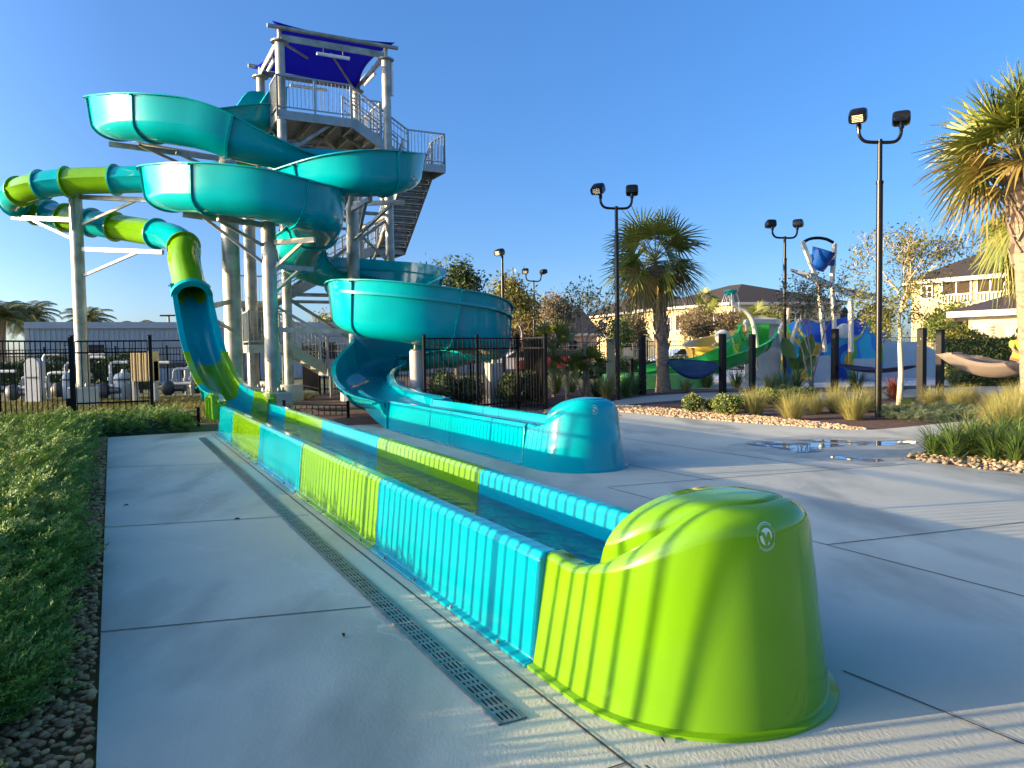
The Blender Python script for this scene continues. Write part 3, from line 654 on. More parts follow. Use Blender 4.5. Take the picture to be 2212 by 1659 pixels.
column('column standing inside the lower loop, bright at its upper half, under the right upper turn', c4, A(757, 424, 23.4)[2], .185, (.4, .3),
       arms=[(at_col(c4, A(757, 452, 23.4)[2]), A(800, 430, 20.0)), (at_col(c4, A(757, 440, 23.4)[2]), A(870, 437, 20.8)), (at_col(c4, A(765, 625, 23.4)[2]), A(720, 632, 24.2))],
       braces=[(at_col(c4, A(757, 512, 23.4)[2]) + (0.2, -.1, 0), A(790, 440, 20.3)), (at_col(c4, A(757, 520, 23.4)[2]), A(845, 442, 20.8))])
c5 = A(545, 720, 26.2) * [1, 1, 0]
column('half hidden shaded column between the two sunlit ones, behind the loops', c5, A(531, 462, 26.2)[2], .2, (.4, .3))
for k, (px, pt, D, lab) in enumerate(((900, 757, 19.6, 'round topped pale concrete pillar just left of the fence post, holding up the lowest loop'), (1067, 788, 20.6, 'pale concrete pillar seen through the black fence bars under the lowest loop'))):
    b = A(px, 830, D) * [1, 1, 0]; zt = A(px, pt, D)[2]; t = thing('concrete_pillar', lab, 'pillar', b, 'concrete pillars under the lowest loop')
    m = MB(); w = .165
    if k == 0: m.lathe(b, [(w, -.05), (w, zt - .02), (w - .02, zt)], 28)
    else: m.box(b + ZZ * zt / 2, w * 2.2, w * 2, zt + .1, TR)
    o = m.build('shaft', CONC_POST, t); bv = o.modifiers.new('bevel', 'BEVEL'); bv.width = .02; bv.limit_method = 'ANGLE'
    m = MB(); m.box(b + ZZ * (zt + .012), .22, .22, .024, TR); m.bar(b + ZZ * (zt + .02), b + ZZ * (zt + .14), .08); m.build('bracket', GALV, t, smooth=False)
# ================================================================== stair tower
TO = np.array([-7.0, 24.0, 0.])
def P3(r, d, z): return TO + TR * r + TD * d + ZZ * z
tw = thing('slide_tower', 'tall galvanised stair tower topped by a deep blue shade sail', 'tower', P3(1.7, 1.7, 0))
CAPZ, FLZ, S_ = 11.03, 8.95, 3.4
DECK = mat('deck_planks_aluminium', (.20, .20, .19), .5, .4, var=.3, scale=8)
LB = 'tower column'
for r, d in ((0, 0), (S_, 0), (0, S_), (S_, S_)):
    m = MB(); b = P3(r, d, 0); m.lathe(b, [(.145, -.05), (.145, CAPZ)], 24); m.lathe(b + ZZ * CAPZ, [(.27, 0), (.27, .035), (.14, .036)], 24); m.lathe(b + ZZ * (CAPZ + .035), [(.07, 0), (.07, .36)], 14)
    for k in range(6):
        a = k * math.pi / 3; m.lathe(b + np.array([math.cos(a) * .21, math.sin(a) * .21, CAPZ + .03]), [(.02, 0), (.02, .05)], 6)
    m.build('column', GALV, tw)
    m = MB(); m.lathe(b, [(.42, -.05), (.42, .45), (.40, .48)], 24); m.build('footing', CONC_POST, tw)
# roof frame: outrigger pipes on the caps, channel beams, light tubes, sail
zr = CAPZ + .36
for d in (0, S_):
    m = MB(); m.tube([P3(-.38, d - .12 * (1 if d == 0 else -1), zr + .05), P3(S_ + .38, d - .12 * (1 if d == 0 else -1), zr + .05)], .065, 12)
    m.build('roof_pipe', GALV, tw)
for (a, b) in (((0, 0), (S_, 0)), ((0, S_), (S_, S_)), ((0, 0), (0, S_)), ((S_, 0), (S_, S_))):
    m = MB(); m.bar(P3(*a, CAPZ + .16), P3(*b, CAPZ + .16), .05, .20); m.build('roof_beam', GALV, tw, smooth=False)
m = MB(); m.bar(P3(.1, .1, CAPZ + .05), P3(1.3, 1.9, CAPZ + .38), .05, .07); m.bar(P3(S_ - .1, S_ - .1, CAPZ + .05), P3(1.9, 1.2, CAPZ + .4), .05, .07); m.build('roof_brace', GALV, tw, smooth=False)
for (a, b) in (((1.15, .05), (2.2, .05)), ((.05, 1.2), (.05, 2.2)), ((S_ - .05, 1.0), (S_ - .05, 2.2)), ((1.0, S_ - .05), (2.3, S_ - .05))):
    m = MB(); m.tube([P3(*a, CAPZ - .12), P3(*b, CAPZ - .12)], .055, 12); lt = m.build('light_tube', WHITE, tw)
    m = MB(); 
    for q in (.2, .8): c = np.array(a) * (1 - q) + np.array(b) * q; m.bar(P3(*c, CAPZ - .08), P3(*c, CAPZ + .08), .025)
    m.build('hanger', GALV, lt, smooth=False)
m = MB(); m.tube([P3(S_ + .2, -.02, 9.9), P3(S_ + .2, -.02, 10.95)], .05, 12); m.build('light_tube', WHITE, tw)
SAIL = mat('blue_sail_cloth', (.0, .008, .62), .8, var=.05, scale=3, transl=.4)
m = MB(); n = 20; g = []
for i in range(n + 1):
    for j in range(n + 1):
        s_, t_ = i / n, j / n; r = -.25 + (S_ + .5) * s_; d = -.25 + (S_ + .5) * t_
        r += (.42 * (1 - 2 * s_)) * 4 * t_ * (1 - t_); d += (.30 * (1 - 2 * t_)) * 4 * s_ * (1 - s_)
        z = zr + .16 - .16 * t_ + .05 * math.sin(math.pi * s_) * math.sin(math.pi * t_) - .25 * (s_ * t_); g.append(P3(r, d, z))
q = [(i * (n + 1) + j, i * (n + 1) + j + 1, (i + 1) * (n + 1) + j + 1, (i + 1) * (n + 1) + j) for i in range(n) for j in range(n)]
m.add(g, q); so2 = m.build('shade_sail', SAIL, tw); sdm = so2.modifiers.new('cloth', 'SOLIDIFY'); sdm.thickness = .006
# platform
m = MB()
for k in range(28):
    wd = S_ + .2 if k > 8 else 2.3; m.box(P3(wd / 2 - .1, .06 + k * S_ / 28, FLZ - .025), wd, S_ / 28 - .012, .05, TR)
m.build('platform_deck', DECK, tw, smooth=False)
m = MB()
for d, r0, r1 in ((-.12, -.12, 2.2), (S_ + .12, -.12, S_ + .1), (1.07, 2.2, S_ + .1)): m.bar(P3(r0, d, FLZ - .14), P3(r1, d, FLZ - .14), .06, .27)
for r, d0 in ((-.12, -.08), (S_ + .12, 1.1), (2.2, -.08)): m.bar(P3(r, d0, FLZ - .14), P3(r, S_ + .08 if r != 2.2 else 1.04, FLZ - .14), .06, .27)
m.build('platform_fascia', ALUM, tw, smooth=False)
m = MB()
for k in range(5): m.bar(P3(.2 + k * .75, -.05 if k < 3 else 1.12, FLZ - .17), P3(.2 + k * .75, S_ + .05, FLZ - .17), .06, .2)
m.build('floor_joists', GALV, tw, smooth=False)
for a, b in (((0, 0, 7.6), (1.5, .05, FLZ - .25)), ((0, 0, 7.6), (.05, 1.5, FLZ - .25)), ((0, 0, 7.9), (2.0, 1.6, FLZ - .25)), ((S_, 0, 7.6), (S_ - .05, 1.6, FLZ - .25)), ((S_, S_, 7.6), (1.6, S_, FLZ - .25)), ((0, 0, 8.0), (1.7, 1.7, FLZ - .2)), ((S_, S_, 8.0), (1.7, 1.7, FLZ - .2))):
    MB().bar(P3(*a), P3(*b), .09, .09).build('knee_brace', GALV, tw, smooth=False)
# horizontal ties and diagonals between the legs
for z in (6.0, 3.3):
    for (a, b) in (((0, 0), (S_, 0)), ((0, S_), (S_, S_)), ((0, 0), (0, S_)), ((S_, 0), (S_, S_))):
        MB().tube([P3(*a, z), P3(*b, z)], .06, 10).build('tie_beam', GALV, tw)
for (a, za, b, zb) in (((0, 0), 3.2, (S_, 0), 1.0), ((S_, 0), 5.9, (S_, S_), 3.6), ((0, 0), 5.9, (0, S_), 3.6), ((0, S_), 5.9, (S_, S_), 3.6), ((S_, 0), 4.4, (1.6, 0), 6.0), ((0, S_), 3.2, (0, 0), .8), ((S_, 0), 3.2, (S_, S_), .6), ((0, 0), 8.6, (0, S_), 6.1), ((S_, S_), 8.6, (S_, 0), 6.1), ((0, S_), 8.6, (S_, S_), 6.1), ((0, 0), 3.4, (S_, 0), 5.9)):
    MB().tube([P3(*a, za), P3(*b, zb)], .055, 10).build('diagonal_brace', GALV, tw)
# railings
def railing(pts, parent, h=1.05, name='railing', mid=False):
    m = MB()
    for p, q in zip(pts[:-1], pts[1:]):
        p, q = np.array(p, float), np.array(q, float); Ln = np.linalg.norm((q - p)[:2])
        m.bar(p + ZZ * h, q + ZZ * h, .05, .045); m.bar(p + ZZ * .10, q + ZZ * .10, .04, .035)
        if mid:
            for k in (.35, .6, .85): m.bar(p + ZZ * h * k, q + ZZ * h * k, .025)
        k_ = max(1, round(Ln / 1.15))
        for k in range(k_ + 1): c = p + (q - p) * k / k_; m.bar(c - ZZ * .2, c + ZZ * (h + .02), .055, .055)
        nb = int(Ln / .115)
        for k in range(1, nb): c = p + (q - p) * k / nb; m.bar(c + ZZ * .10, c + ZZ * h, .016)
    return m.build(name, ALUM, parent, smooth=False)
railing([P3(-.15, S_ + .1, FLZ), P3(-.15, 2.6, FLZ)], tw); railing([P3(-.15, .9, FLZ), P3(-.15, -.15, FLZ), P3(2.15, -.15, FLZ)], tw)
railing([P3(S_ + .15, 1.1, FLZ), P3(S_ + .15, S_ + .12, FLZ), P3(-.1, S_ + .12, FLZ)], tw)
railing([P3(2.5, 1.05, FLZ), P3(S_ + .1, 1.05, FLZ)], tw)
# flights of stairs
def flight(p0, p1, side, w, parent, steps=None, rails=True):
    p0, p1, side = np.array(p0, float), np.array(p1, float), np.array(side, float)      # p0 top, p1 bottom: middle of the nosing line
    H = p0[2] - p1[2]; n = steps or max(3, round(H / .19)); hd = nrm((p1 - p0) * [1, 1, 0]); run = np.linalg.norm((p1 - p0)[:2]) / n
    t = MB()
    for k in range(n):
        c = p0 + hd * run * (k + .5) - ZZ * (H / n) * (k + 1); t.box(c - ZZ * .02, w, run + .02, .035, side); t.box(c - hd * run / 2 + ZZ * (H / n / 2 - .02), w, .008, H / n * .75, side)
    t.build('treads', DECK, parent, smooth=False)
    for sg in (-1, 1):
        s_ = side * sg * (w / 2 + .03); m = MB(); a, b = p0 + s_ - ZZ * .08, p1 + s_ - ZZ * .08
        m.bar(a, b, .05, .30); st = m.build('stringer', ALUM, parent, smooth=False)
        if rails: railing([p0 + s_, p1 + s_], parent, name='stair_railing', mid=True)
def landing(r0, r1, d0, d1, z, parent, rails=()):
    m = MB(); m.box(P3((r0 + r1) / 2, (d0 + d1) / 2, z - .03), r1 - r0, d1 - d0, .06, TR); m.build('landing_deck', DECK, parent, smooth=False)
    m = MB()
    for a, b in (((r0, d0), (r1, d0)), ((r1, d0), (r1, d1)), ((r1, d1), (r0, d1)), ((r0, d1), (r0, d0))): m.bar(P3(*a, z - .13), P3(*b, z - .13), .06, .26)
    m.build('landing_frame', ALUM, parent, smooth=False)
    for q in rails: railing([P3(a, b, z) for a, b in q], parent)
flight(P3(2.2, .5, FLZ), P3(4.1, .5, 7.8), TD, 1.0, tw); landing(4.1, 5.4, -.05, 1.1, 7.8, tw, [[(4.1, -.05), (5.4, -.05), (5.4, 1.1)]])
flight(P3(4.85, 1.1, 7.8), P3(4.85, 4.1, 5.5), TR, 1.0, tw); landing(4.25, 5.4, 4.1, 5.3, 5.5, tw, [[(5.4, 4.1), (5.4, 5.3), (4.3, 5.3)]])
flight(P3(4.25, 4.7, 5.5), P3(.3, 4.7, 3.3), TD, 1.0, tw); landing(-1.15, .3, 4.1, 5.3, 3.3, tw, [[(.3, 5.3), (-1.15, 5.3), (-1.15, 4.1)]])
flight(P3(-.5, 4.1, 3.3), P3(-.5, 1.9, 1.75), TR, 1.0, tw); landing(-1.05, .1, .7, 1.9, 1.75, tw, [[(-1.05, 1.9), (-1.05, .7), (.1, .7)]])
flight(P3(.1, 1.3, 1.75), P3(1.4, 1.3, .95), TD, 1.0, tw); landing(1.4, 2.7, .6, 1.9, .95, tw, [[(1.4, .6), (2.7, .6), (2.7, 1.9)]])
m = MB()
for r, d, z in ((5.3, 5.2, 5.3), (4.35, 5.2, 5.3), (-1.05, 5.2, 3.1), (-1.0, .8, 1.6), (.0, .8, 1.6), (2.6, .7, .8), (1.5, .7, .8)): m.bar(P3(r, d, -.05), P3(r, d, z), .09)
m.build('landing_posts', GALV, tw, smooth=False)
# ================================================================== fences
def fence(name, label, pts, h, parent=None, gap=.112, posts=True, group=None, rails=(1., .86, .10), pk=.019, spacing=2.1, z0=0., postw=.062):
    t = thing(name, label, 'fence', pts[0], group)
    for p, q in zip(pts[:-1], pts[1:]):
        p, q = np.array(p, float), np.array(q, float); Ln = np.linalg.norm(q - p); k_ = max(1, round(Ln / spacing))
        for k in range(k_):
            a = p + (q - p) * k / k_; b = p + (q - p) * (k + 1) / k_; m = MB()
            for f in rails: m.bar(a + ZZ * (z0 + h * f - .02), b + ZZ * (z0 + h * f - .02), .03, .036)
            n = int(Ln / k_ / gap)
            for i in range(1, n): c = a + (b - a) * i / n; m.bar(c + ZZ * (z0 + .03), c + ZZ * (z0 + h - .02), pk)
            m.build('picket_panel', BLACK, t, smooth=False)
        for k in range(k_ + (1 if np.allclose(q, pts[-1]) else 0)):
            c = p + (q - p) * k / k_; m = MB(); m.bar(c - ZZ * .05, c + ZZ * (z0 + h + .06), postw); m.box(c + ZZ * (z0 + h + .07), postw + .014, postw + .014, .02)
            m.build('post', BLACK, t, smooth=False)
    return t
f1, f2 = np.array([-9.79, 17.05, 0]), np.array([-8.36, 17.7, 0])
fence('picket_fence', 'black picket fence along the left edge of the juniper bed, beside the concrete', [T(15.35, -3.78), T(-7.5, -3.95)], 1.83, spacing=2.35, pk=.025)
fence('picket_fence', 'short black picket fence length behind the juniper at far left, up to the gate', [T(15.4, -3.74), f1 - (.04, .02, 0)], 1.83)
gt = thing('picket_gate', 'black picket gate with a latch box in front of the pale far left column', 'gate', f1)
m = MB(); a, b = f1 + (.05, .02, 0), f2 - (.06, .02, 0)
for f in (1., .86, .24): m.bar(a + ZZ * (1.83 * f - .02), b + ZZ * (1.83 * f - .02), .03, .036)
for i in range(0, 13): c = a + (b - a) * i / 12; m.bar(c + ZZ * .1, c + ZZ * 1.8, .019)
m.build('gate_leaf', BLACK, gt, smooth=False)
m = MB(); m.box(f1 + (-.06, -.06, .46), .16, .07, .17, b - a); m.build('latch_box', BLACK, gt, smooth=False)
for c in (f1, f2): m = MB(); m.bar(c - ZZ * .05, c + ZZ * 1.93, .075); m.box(c + ZZ * 1.94, .09, .09, .02); m.build('post', BLACK, gt, smooth=False)
f3 = T(14.15, -.13); fence('low_fence', 'knee high black fence between the gate and the foot of the steep chute', [f2 + (.05, -.03, 0), f3], .30, rails=(1., .6), gap=.16, spacing=3, z0=.0)
fence('low_fence', 'knee high black fence between the two slide troughs', [G(614, 897), G(752, 900)], .28, rails=(1., .55), gap=.15, spacing=3)
fr_a = A(918, 840, 17.6) * [1, 1, 0]; fr_b = A(1032, 840, 18.2) * [1, 1, 0]; fr_c = G(1120, 884); fr_d = G(1179, 884)
fence('picket_fence', 'black picket fence enclosure under the lowest teal loop, right of the concrete pillar', [fr_a, fr_b, A(1119, 840, 19.4) * [1, 1, 0], A(1178, 840, 18.4) * [1, 1, 0]], 1.78, spacing=1.6)
fence('picket_fence', 'black picket fence running back along the far side of the slide enclosure', [A(1178, 840, 18.5) * [1, 1, 0] + (.02, .05, 0), A(1135, 830, 24.5) * [1, 1, 0], A(700, 800, 27.5) * [1, 1, 0]], 1.78, spacing=2.2)
fence('picket_fence', 'shaded black picket fence behind the stair tower foot, left of the teal loop', [A(690, 800, 27.6) * [1, 1, 0], A(655, 800, 30.5) * [1, 1, 0]], 1.78, spacing=2.2)
fence('picket_fence', 'black picket fence behind the pump yard, in front of the grey metal building', [A(-60, 770, 29) * [1, 1, 0], A(250, 770, 29.5) * [1, 1, 0], A(470, 770, 30) * [1, 1, 0], A(560, 770, 33) * [1, 1, 0]], 1.75, spacing=2.2)
fence('picket_fence', 'long low looking black pool fence far behind the palm and the play slides', [A(1190, 760, 41) * [1, 1, 0], A(1500, 760, 42) * [1, 1, 0], A(1900, 760, 43) * [1, 1, 0], A(2300, 750, 40) * [1, 1, 0]], 1.8, spacing=2.4, gap=.13)
# ================================================================== lamp posts
LENS = mat('lamp_lens', (.75, .68, .5), .15, var=.05)
def flood(m, m2, c, yaw, pitch, s_=1.):
    f = np.array([math.sin(yaw) * math.cos(pitch), math.cos(yaw) * math.cos(pitch), math.sin(pitch)]); ex = nrm(np.cross(f, ZZ)); up = np.cross(ex, f)
    prof = [(-.17, .06), (-.16, .12), (-.10, .16), (.0, .165), (.12, .15), (.19, .12)]       # along f, half height
    rings = []
    for y, hh in prof:
        a = np.linspace(0, 2 * np.pi, 20, endpoint=False); sx = np.sign(np.cos(a)) * np.abs(np.cos(a)) ** .5 * (.20 if y > -.15 else .17); sz = np.sign(np.sin(a)) * np.abs(np.sin(a)) ** .5 * hh
        rings.append(c + (f * y + 0) * s_ + (sx[:, None] * ex + sz[:, None] * up) * s_)
    m.loft(rings)
    for k in range(5): m2.box(c + (f * .193 + up * (-.07 + k * .035)) * s_, .24 * s_, .006, .016 * s_, ex, f, up)
def lamp_post(label, base, h, heads, arm_az, s_=1., group='black twin floodlight posts'):
    t = thing('lamp_post', label, 'lamp post', base, group); b = np.array(base, float)
    m = MB(); m.tube([b - ZZ * .05, b + ZZ * h * .86], .075 * s_, 14); m.tube([b + ZZ * h * .86, b + ZZ * (h + .06)], .055 * s_, 14); m.lathe(b + ZZ * h * .85, [(.085 * s_, 0), (.085 * s_, .06)], 14); m.build('pole', BRONZE, t)
    e = np.array([math.sin(arm_az), math.cos(arm_az), 0])
    if len(heads) == 2:
        m = MB(); pts = [b + e * x * s_ + ZZ * (h + z * s_) for x, z in ((-.5, .34), (-.49, .2), (-.42, .08), (-.3, .02), (0, 0), (.3, .0), (.42, .06), (.48, .17), (.5, .32))]
        m.tube(catmull(pts, 4), .04 * s_, 10); m.build('twin_arm', BRONZE, t)
    for k, (yaw, pitch) in enumerate(heads):
        c = b + (e * (-.5, .5)[k] * s_ if len(heads) == 2 else np.zeros(3)) + ZZ * (h + (.34 if len(heads) == 2 else .02) * s_)
        m = MB(); m2 = MB(); m.lathe(c - ZZ * .02 * s_, [(.06 * s_, 0), (.06 * s_, .1 * s_), (.035 * s_, .16 * s_)], 10); f = np.array([math.sin(yaw), math.cos(yaw), 0])
        flood(m, m2, c + f * .16 * s_ + ZZ * .25 * s_, yaw, pitch, s_); o = m.build('floodlight', BRONZE, t); m2.build('lens_louvre', LENS, o, smooth=False)
    return t
R_ = math.radians
lamp_post('nearest tall bronze twin floodlight post in the bed right of the puddle', G(1897, 897), 5.6, [(R_(-150), -.55), (R_(25), -.15)], R_(92), .86)
lamp_post('twin floodlight post left of the shaggy palm', G(1335, 862), 5.45, [(R_(-150), -.55), (R_(10), -.2)], R_(90), .9)
lamp_post('twin floodlight post in front of the play slides and left of the tipping bucket', A(1695, 800, 29.3) * [1, 1, 0], 5.55, [(R_(0), -.2), (R_(30), -.1)], R_(90), .95)
lamp_post('farthest small twin floodlight post above the right end of the teal loop', A(1155, 780, 47) * [1, 1, 0], 5.6, [(R_(190), -.4), (R_(60), .2)], R_(70))
lamp_post('single headed lamp post rising behind the teal loop', A(1088, 760, 35) * [1, 1, 0], 5.6, [(R_(-140), -.3)], 0, group='black single head lamp posts')
lamp_post('single headed lamp post at right edge in front of the cream pavilion', A(2181, 760, 45) * [1, 1, 0], 5.7, [(R_(-170), -.3)], 0, group='black single head lamp posts')
def tpost(label, base, h, w):
    t = thing('lamp_post', label, 'lamp post', base, 'far parking lot lamp posts'); b = np.array(base, float)
    m = MB(); m.tube([b, b + ZZ * h], .09, 8); m.build('pole', BRONZE, t); MB().box(b + ZZ * h, w, .3, .12).build('lamp_head', BRONZE, t, smooth=False)
tpost('flat headed lot lamp above the grey metal building roof', A(367, 760, 62) * [1, 1, 0], 4.6, 1.3)
tpost('flat headed lot lamp in front of the large cream house', A(1733, 700, 56) * [1, 1, 0], 4.2, 1.6); 
# ================================================================== black hammock posts
for px, py, top, lab in ((1388, 850, 1.85, 'black square post left of the shaggy palm trunk'), (1561, 848, 1.85, 'black square post holding the right end of the blue hammock'), (1625, 840, 1.85, 'black square post just right of the blue hammock post'),
                         (1803, 845, 1.95, 'black square post at left end of the dark hammock'), (1990, 862, 1.85, 'black square post right of the slender sunlit tree trunk'), (2030, 848, 1.85, 'black square post at the left end of the tan hammock')):
    b = G(px, py); m = MB(); m.bar(b - ZZ * .05, b + ZZ * top, .17, .17); m.box(b + ZZ * (top + .01), .18, .18, .02)
    t = thing('hammock_post', lab, 'post', b, 'black hammock posts'); m.build('shaft', BLACK, t, smooth=False)
    m = MB(); m.bar(b + ZZ * 1.42 - (.1, 0, 0), b + ZZ * 1.42 + (.1, 0, 0), .03); m.build('hook', GALV, t, smooth=False)
# ================================================================== hammocks
def hammock(label, a, b, sag, w, mt, bars=False, deep=.12, wdir=None):
    a, b = np.array(a, float), np.array(b, float); t = thing('hammock', label, 'hammock', (a + b) / 2 * [1, 1, 0], 'hammocks strung between the posts'); n, k = 28, 12
    h = nrm((b - a) * [1, 1, 0]); sd_ = np.cross(ZZ, h) if wdir is None else np.array(wdir); g = []
    for i in range(n + 1):
        s_ = i / n; e = math.sin(math.pi * s_) ** .6 if not bars else min(1, s_ / .16, (1 - s_) / .16)
        for j in range(k + 1):
            q = j / k - .5; c = a + (b - a) * s_ - ZZ * (sag * 4 * s_ * (1 - s_)); g.append(c + sd_ * q * w * e + ZZ * deep * e * (4 * q * q))
    f = [(i * (k + 1) + j, i * (k + 1) + j + 1, (i + 1) * (k + 1) + j + 1, (i + 1) * (k + 1) + j) for i in range(n) for j in range(k)]
    m = MB(); m.add(g, f); o = m.build('sling', mt, t); sm_ = o.modifiers.new('cloth', 'SOLIDIFY'); sm_.thickness = .012
    g = np.array(g).reshape(n + 1, k + 1, 3)
    for j in (0, k): m = MB(); m.tube(g[:, j], .014, 6); m.build('edge_cord', mt, t)
    if bars:
        for i in (int(n * .16) + 1, n - int(n * .16) - 1): m = MB(); m.tube([g[i, 0] - sd_ * .05, g[i, k] + sd_ * .05], .022, 8); m.build('spreader_bar', mat('pale_wood', (.45, .25, .10), .5), t)
    return t
HB = mat('blue_mesh_cloth', (.012, .03, .14), .8, var=.2, scale=60); HB.node_tree.nodes['Principled BSDF'].inputs['Alpha'].default_value = .72; HN = mat('navy_cloth', (.012, .014, .05), .8, var=.2, scale=30); HT = mat('tan_woven_cloth', (.30, .24, .20), .85, col2=(.17, .14, .125), scale=40, stretch=(1, 6, 6), bump=.3, bscale=40)
hammock('blue mesh hammock slung from the palm trunk to a black post', A(1440, 783, 25.4), A(1553, 792, 24.3), .42, 1.15, HB, deep=.30, wdir=(0.1, .55, .45))
hammock('dark navy hammock behind the slender sunlit tree trunk', A(1806, 787, 24.6), A(1985, 790, 21.8), .24, 1.1, HN)
hammock('tan woven hammock with wooden spreader bars at the right edge', A(2022, 766, 22.5), A(2290, 772, 20.5), .62, 1.3, HT, True, deep=.42)
hammock('second tan hammock partly hidden behind the nearer one', A(2062, 772, 25.5), A(2330, 776, 24.5), .42, 1.2, HT, True, deep=.3)
# ================================================================== plants
PALM = mat('fan_palm_leaf', (.06, .11, .015), .45, col2=(.29, .28, .05), isl=.7, scale=2, transl=.2)
PALMD = mat('old_palm_leaf', (.16, .12, .025), .6, col2=(.34, .24, .06), isl=.7, scale=2, transl=.2)
STALK = mat('palm_stalk', (.12, .14, .03), .5, col2=(.24, .20, .06), scale=3)
BARK = mat('palm_bark', (.16, .11, .075), .9, col2=(.36, .26, .17), scale=6, bump=.5, bscale=18, stretch=(1, 1, 2.2))
BOOT = mat('palm_boot', (.13, .10, .08), .85, col2=(.34, .24, .16), isl=.6, scale=5)
TWIG = mat('grey_bark', (.16, .12, .09), .9, col2=(.34, .29, .23), scale=5, bump=.4, bscale=25)
def fan_frond(m, base, yaw, el, pl, fl, droop, mi, nseg=26, spread=2.0):
    h = np.array([math.sin(yaw), math.cos(yaw), 0]); side = np.array([h[1], -h[0], 0]); pts = []; e = el; p = np.array(base, float)
    for k in range(6): pts.append(p.copy()); p = p + (h * math.cos(e) + ZZ * math.sin(e)) * pl / 5; e -= droop * .16
    m.tube(pts, np.linspace(.022, .010, 6), 5, mi=2); tip = pts[-1]; f = h * math.cos(e) + ZZ * math.sin(e); ro_ = rnd.gauss(0, .75); u0 = np.cross(side, f); side = side * math.cos(ro_) + u0 * math.sin(ro_); up = np.cross(side, f)
    if up[2] < 0: up = -up
    P = []; Fq = []
    for k in range(nseg):
        a = (k / (nseg - 1) - .5) * 2 * spread * .95; L_ = fl * (1 - .28 * abs(a / spread) ** 2) * rnd.uniform(.88, 1.1)
        d = f * math.cos(a) + side * math.sin(a) * 1.0 + up * (.22 * abs(math.sin(a)) + .02 * (-1) ** k); d = nrm(d); wv = nrm(np.cross(d, up)); q = tip + f * .02; w = [.010, .030, .022, .004]; i0 = len(P)
        for j, t in enumerate((0, .36, .70, 1.)):
            c = q + d * L_ * t - ZZ * (droop * .42 * L_ * t ** 2.4 * rnd.uniform(.7, 1.5)); P += [c - wv * w[j], c + wv * w[j]]
        Fq += [(i0 + 2 * j, i0 + 2 * j + 1, i0 + 2 * j + 3, i0 + 2 * j + 2) for j in range(3)]
    m.add(P, np.array(Fq), mi)
def trunk_curve(b, top, n=14, bend=.06):
    b, top = np.array(b, float), np.array(top, float); s_ = np.linspace(0, 1, n)[:, None]; return b + (top - b) * s_ + np.sin(s_ * math.pi) * np.array([bend, bend * .3, 0])
def fan_palm(label, b, top, r, nf, pl, fl, seed, boots=(.33, 1.), hang=.25, els=(1.45, -.75), old=.22, kind='fan_palm'):
    rnd.seed(seed); t = thing(kind, label, 'palm tree', b); c = trunk_curve(b, top, 16); rr = [r * (1.25 if i == 0 else 1.1 if i == 1 else 1.) * (1 - .12 * i / 15) for i in range(16)]
    m = MB(); m.tube(np.vstack([c[0] - ZZ * .06, c]), [rr[0] * 1.05] + rr, 18); m.build('trunk', BARK, t)
    m = MB(); H = np.linalg.norm(c[-1] - c[0]); nb = int((boots[1] - boots[0]) * H / .105) * 3 // 2
    for k in range(nb):
        s_ = boots[0] + (boots[1] - boots[0]) * k / nb; p = np.array([np.interp(s_, np.linspace(0, 1, 16), c[:, j]) for j in range(3)]); a = k * 2.4; o = np.array([math.cos(a), math.sin(a), 0]); sd_ = np.array([-o[1], o[0], 0]); rr_ = r * .9
        for sg in (-1, 1):      # split boot: two flat legs joined upward
            A_ = p + o * rr_ * .95 + sd_ * sg * .11 - ZZ * .10; B_ = p + o * (rr_ + .05) + sd_ * sg * .025 + ZZ * .10; C_ = p + o * (rr_ + .10) + sd_ * sg * .01 + ZZ * (.18 + .05 * rnd.random())
            m.bar(A_, B_, .055, .03); m.bar(B_, C_, .05, .022)
    if nb: m.build('boots', BOOT, t, smooth=False)
    m = MB(); top = c[-1]
    for k in range(nf):
        q = (k + .5) / nf; el = els[0] + (els[1] - els[0]) * q ** .85 + rnd.gauss(0, .1); yaw = k * 2.39996 + rnd.gauss(0, .15)
        fan_frond(m, top + ZZ * (.28 * (1 - q)), yaw, el, pl * rnd.uniform(.85, 1.1), fl * rnd.uniform(.9, 1.08), hang + .55 * q + rnd.uniform(0, .2), 1 if (q > 1 - old and rnd.random() < .75) else 0)
    m.build('crown', [PALM, PALMD, STALK], t, smooth=False); return t
fan_palm('shaggy fan palm behind the hammock, its trunk ringed with old leaf boots', G(1433, 845), A(1416, 575, 25.5), .215, 40, .88, 1.12, 3, (.36, .98), hang=.2, els=(1.4, -.6))
fan_palm('big fan palm cut off by the right edge with drooping golden fronds', G(2232, 898), A(2196, 360, 15.1), .205, 50, .78, 1.15, 5, (.62, .99), old=.22, els=(1.45, .05), hang=.12)
fan_palm('fan palm with long hanging leaf tips behind the big right edge palm', A(2240, 800, 21.5) * [1, 1, 0], A(2228, 512, 21.5), .16, 24, .75, 1.0, 8, (.8, .99), hang=1.3, old=.15)
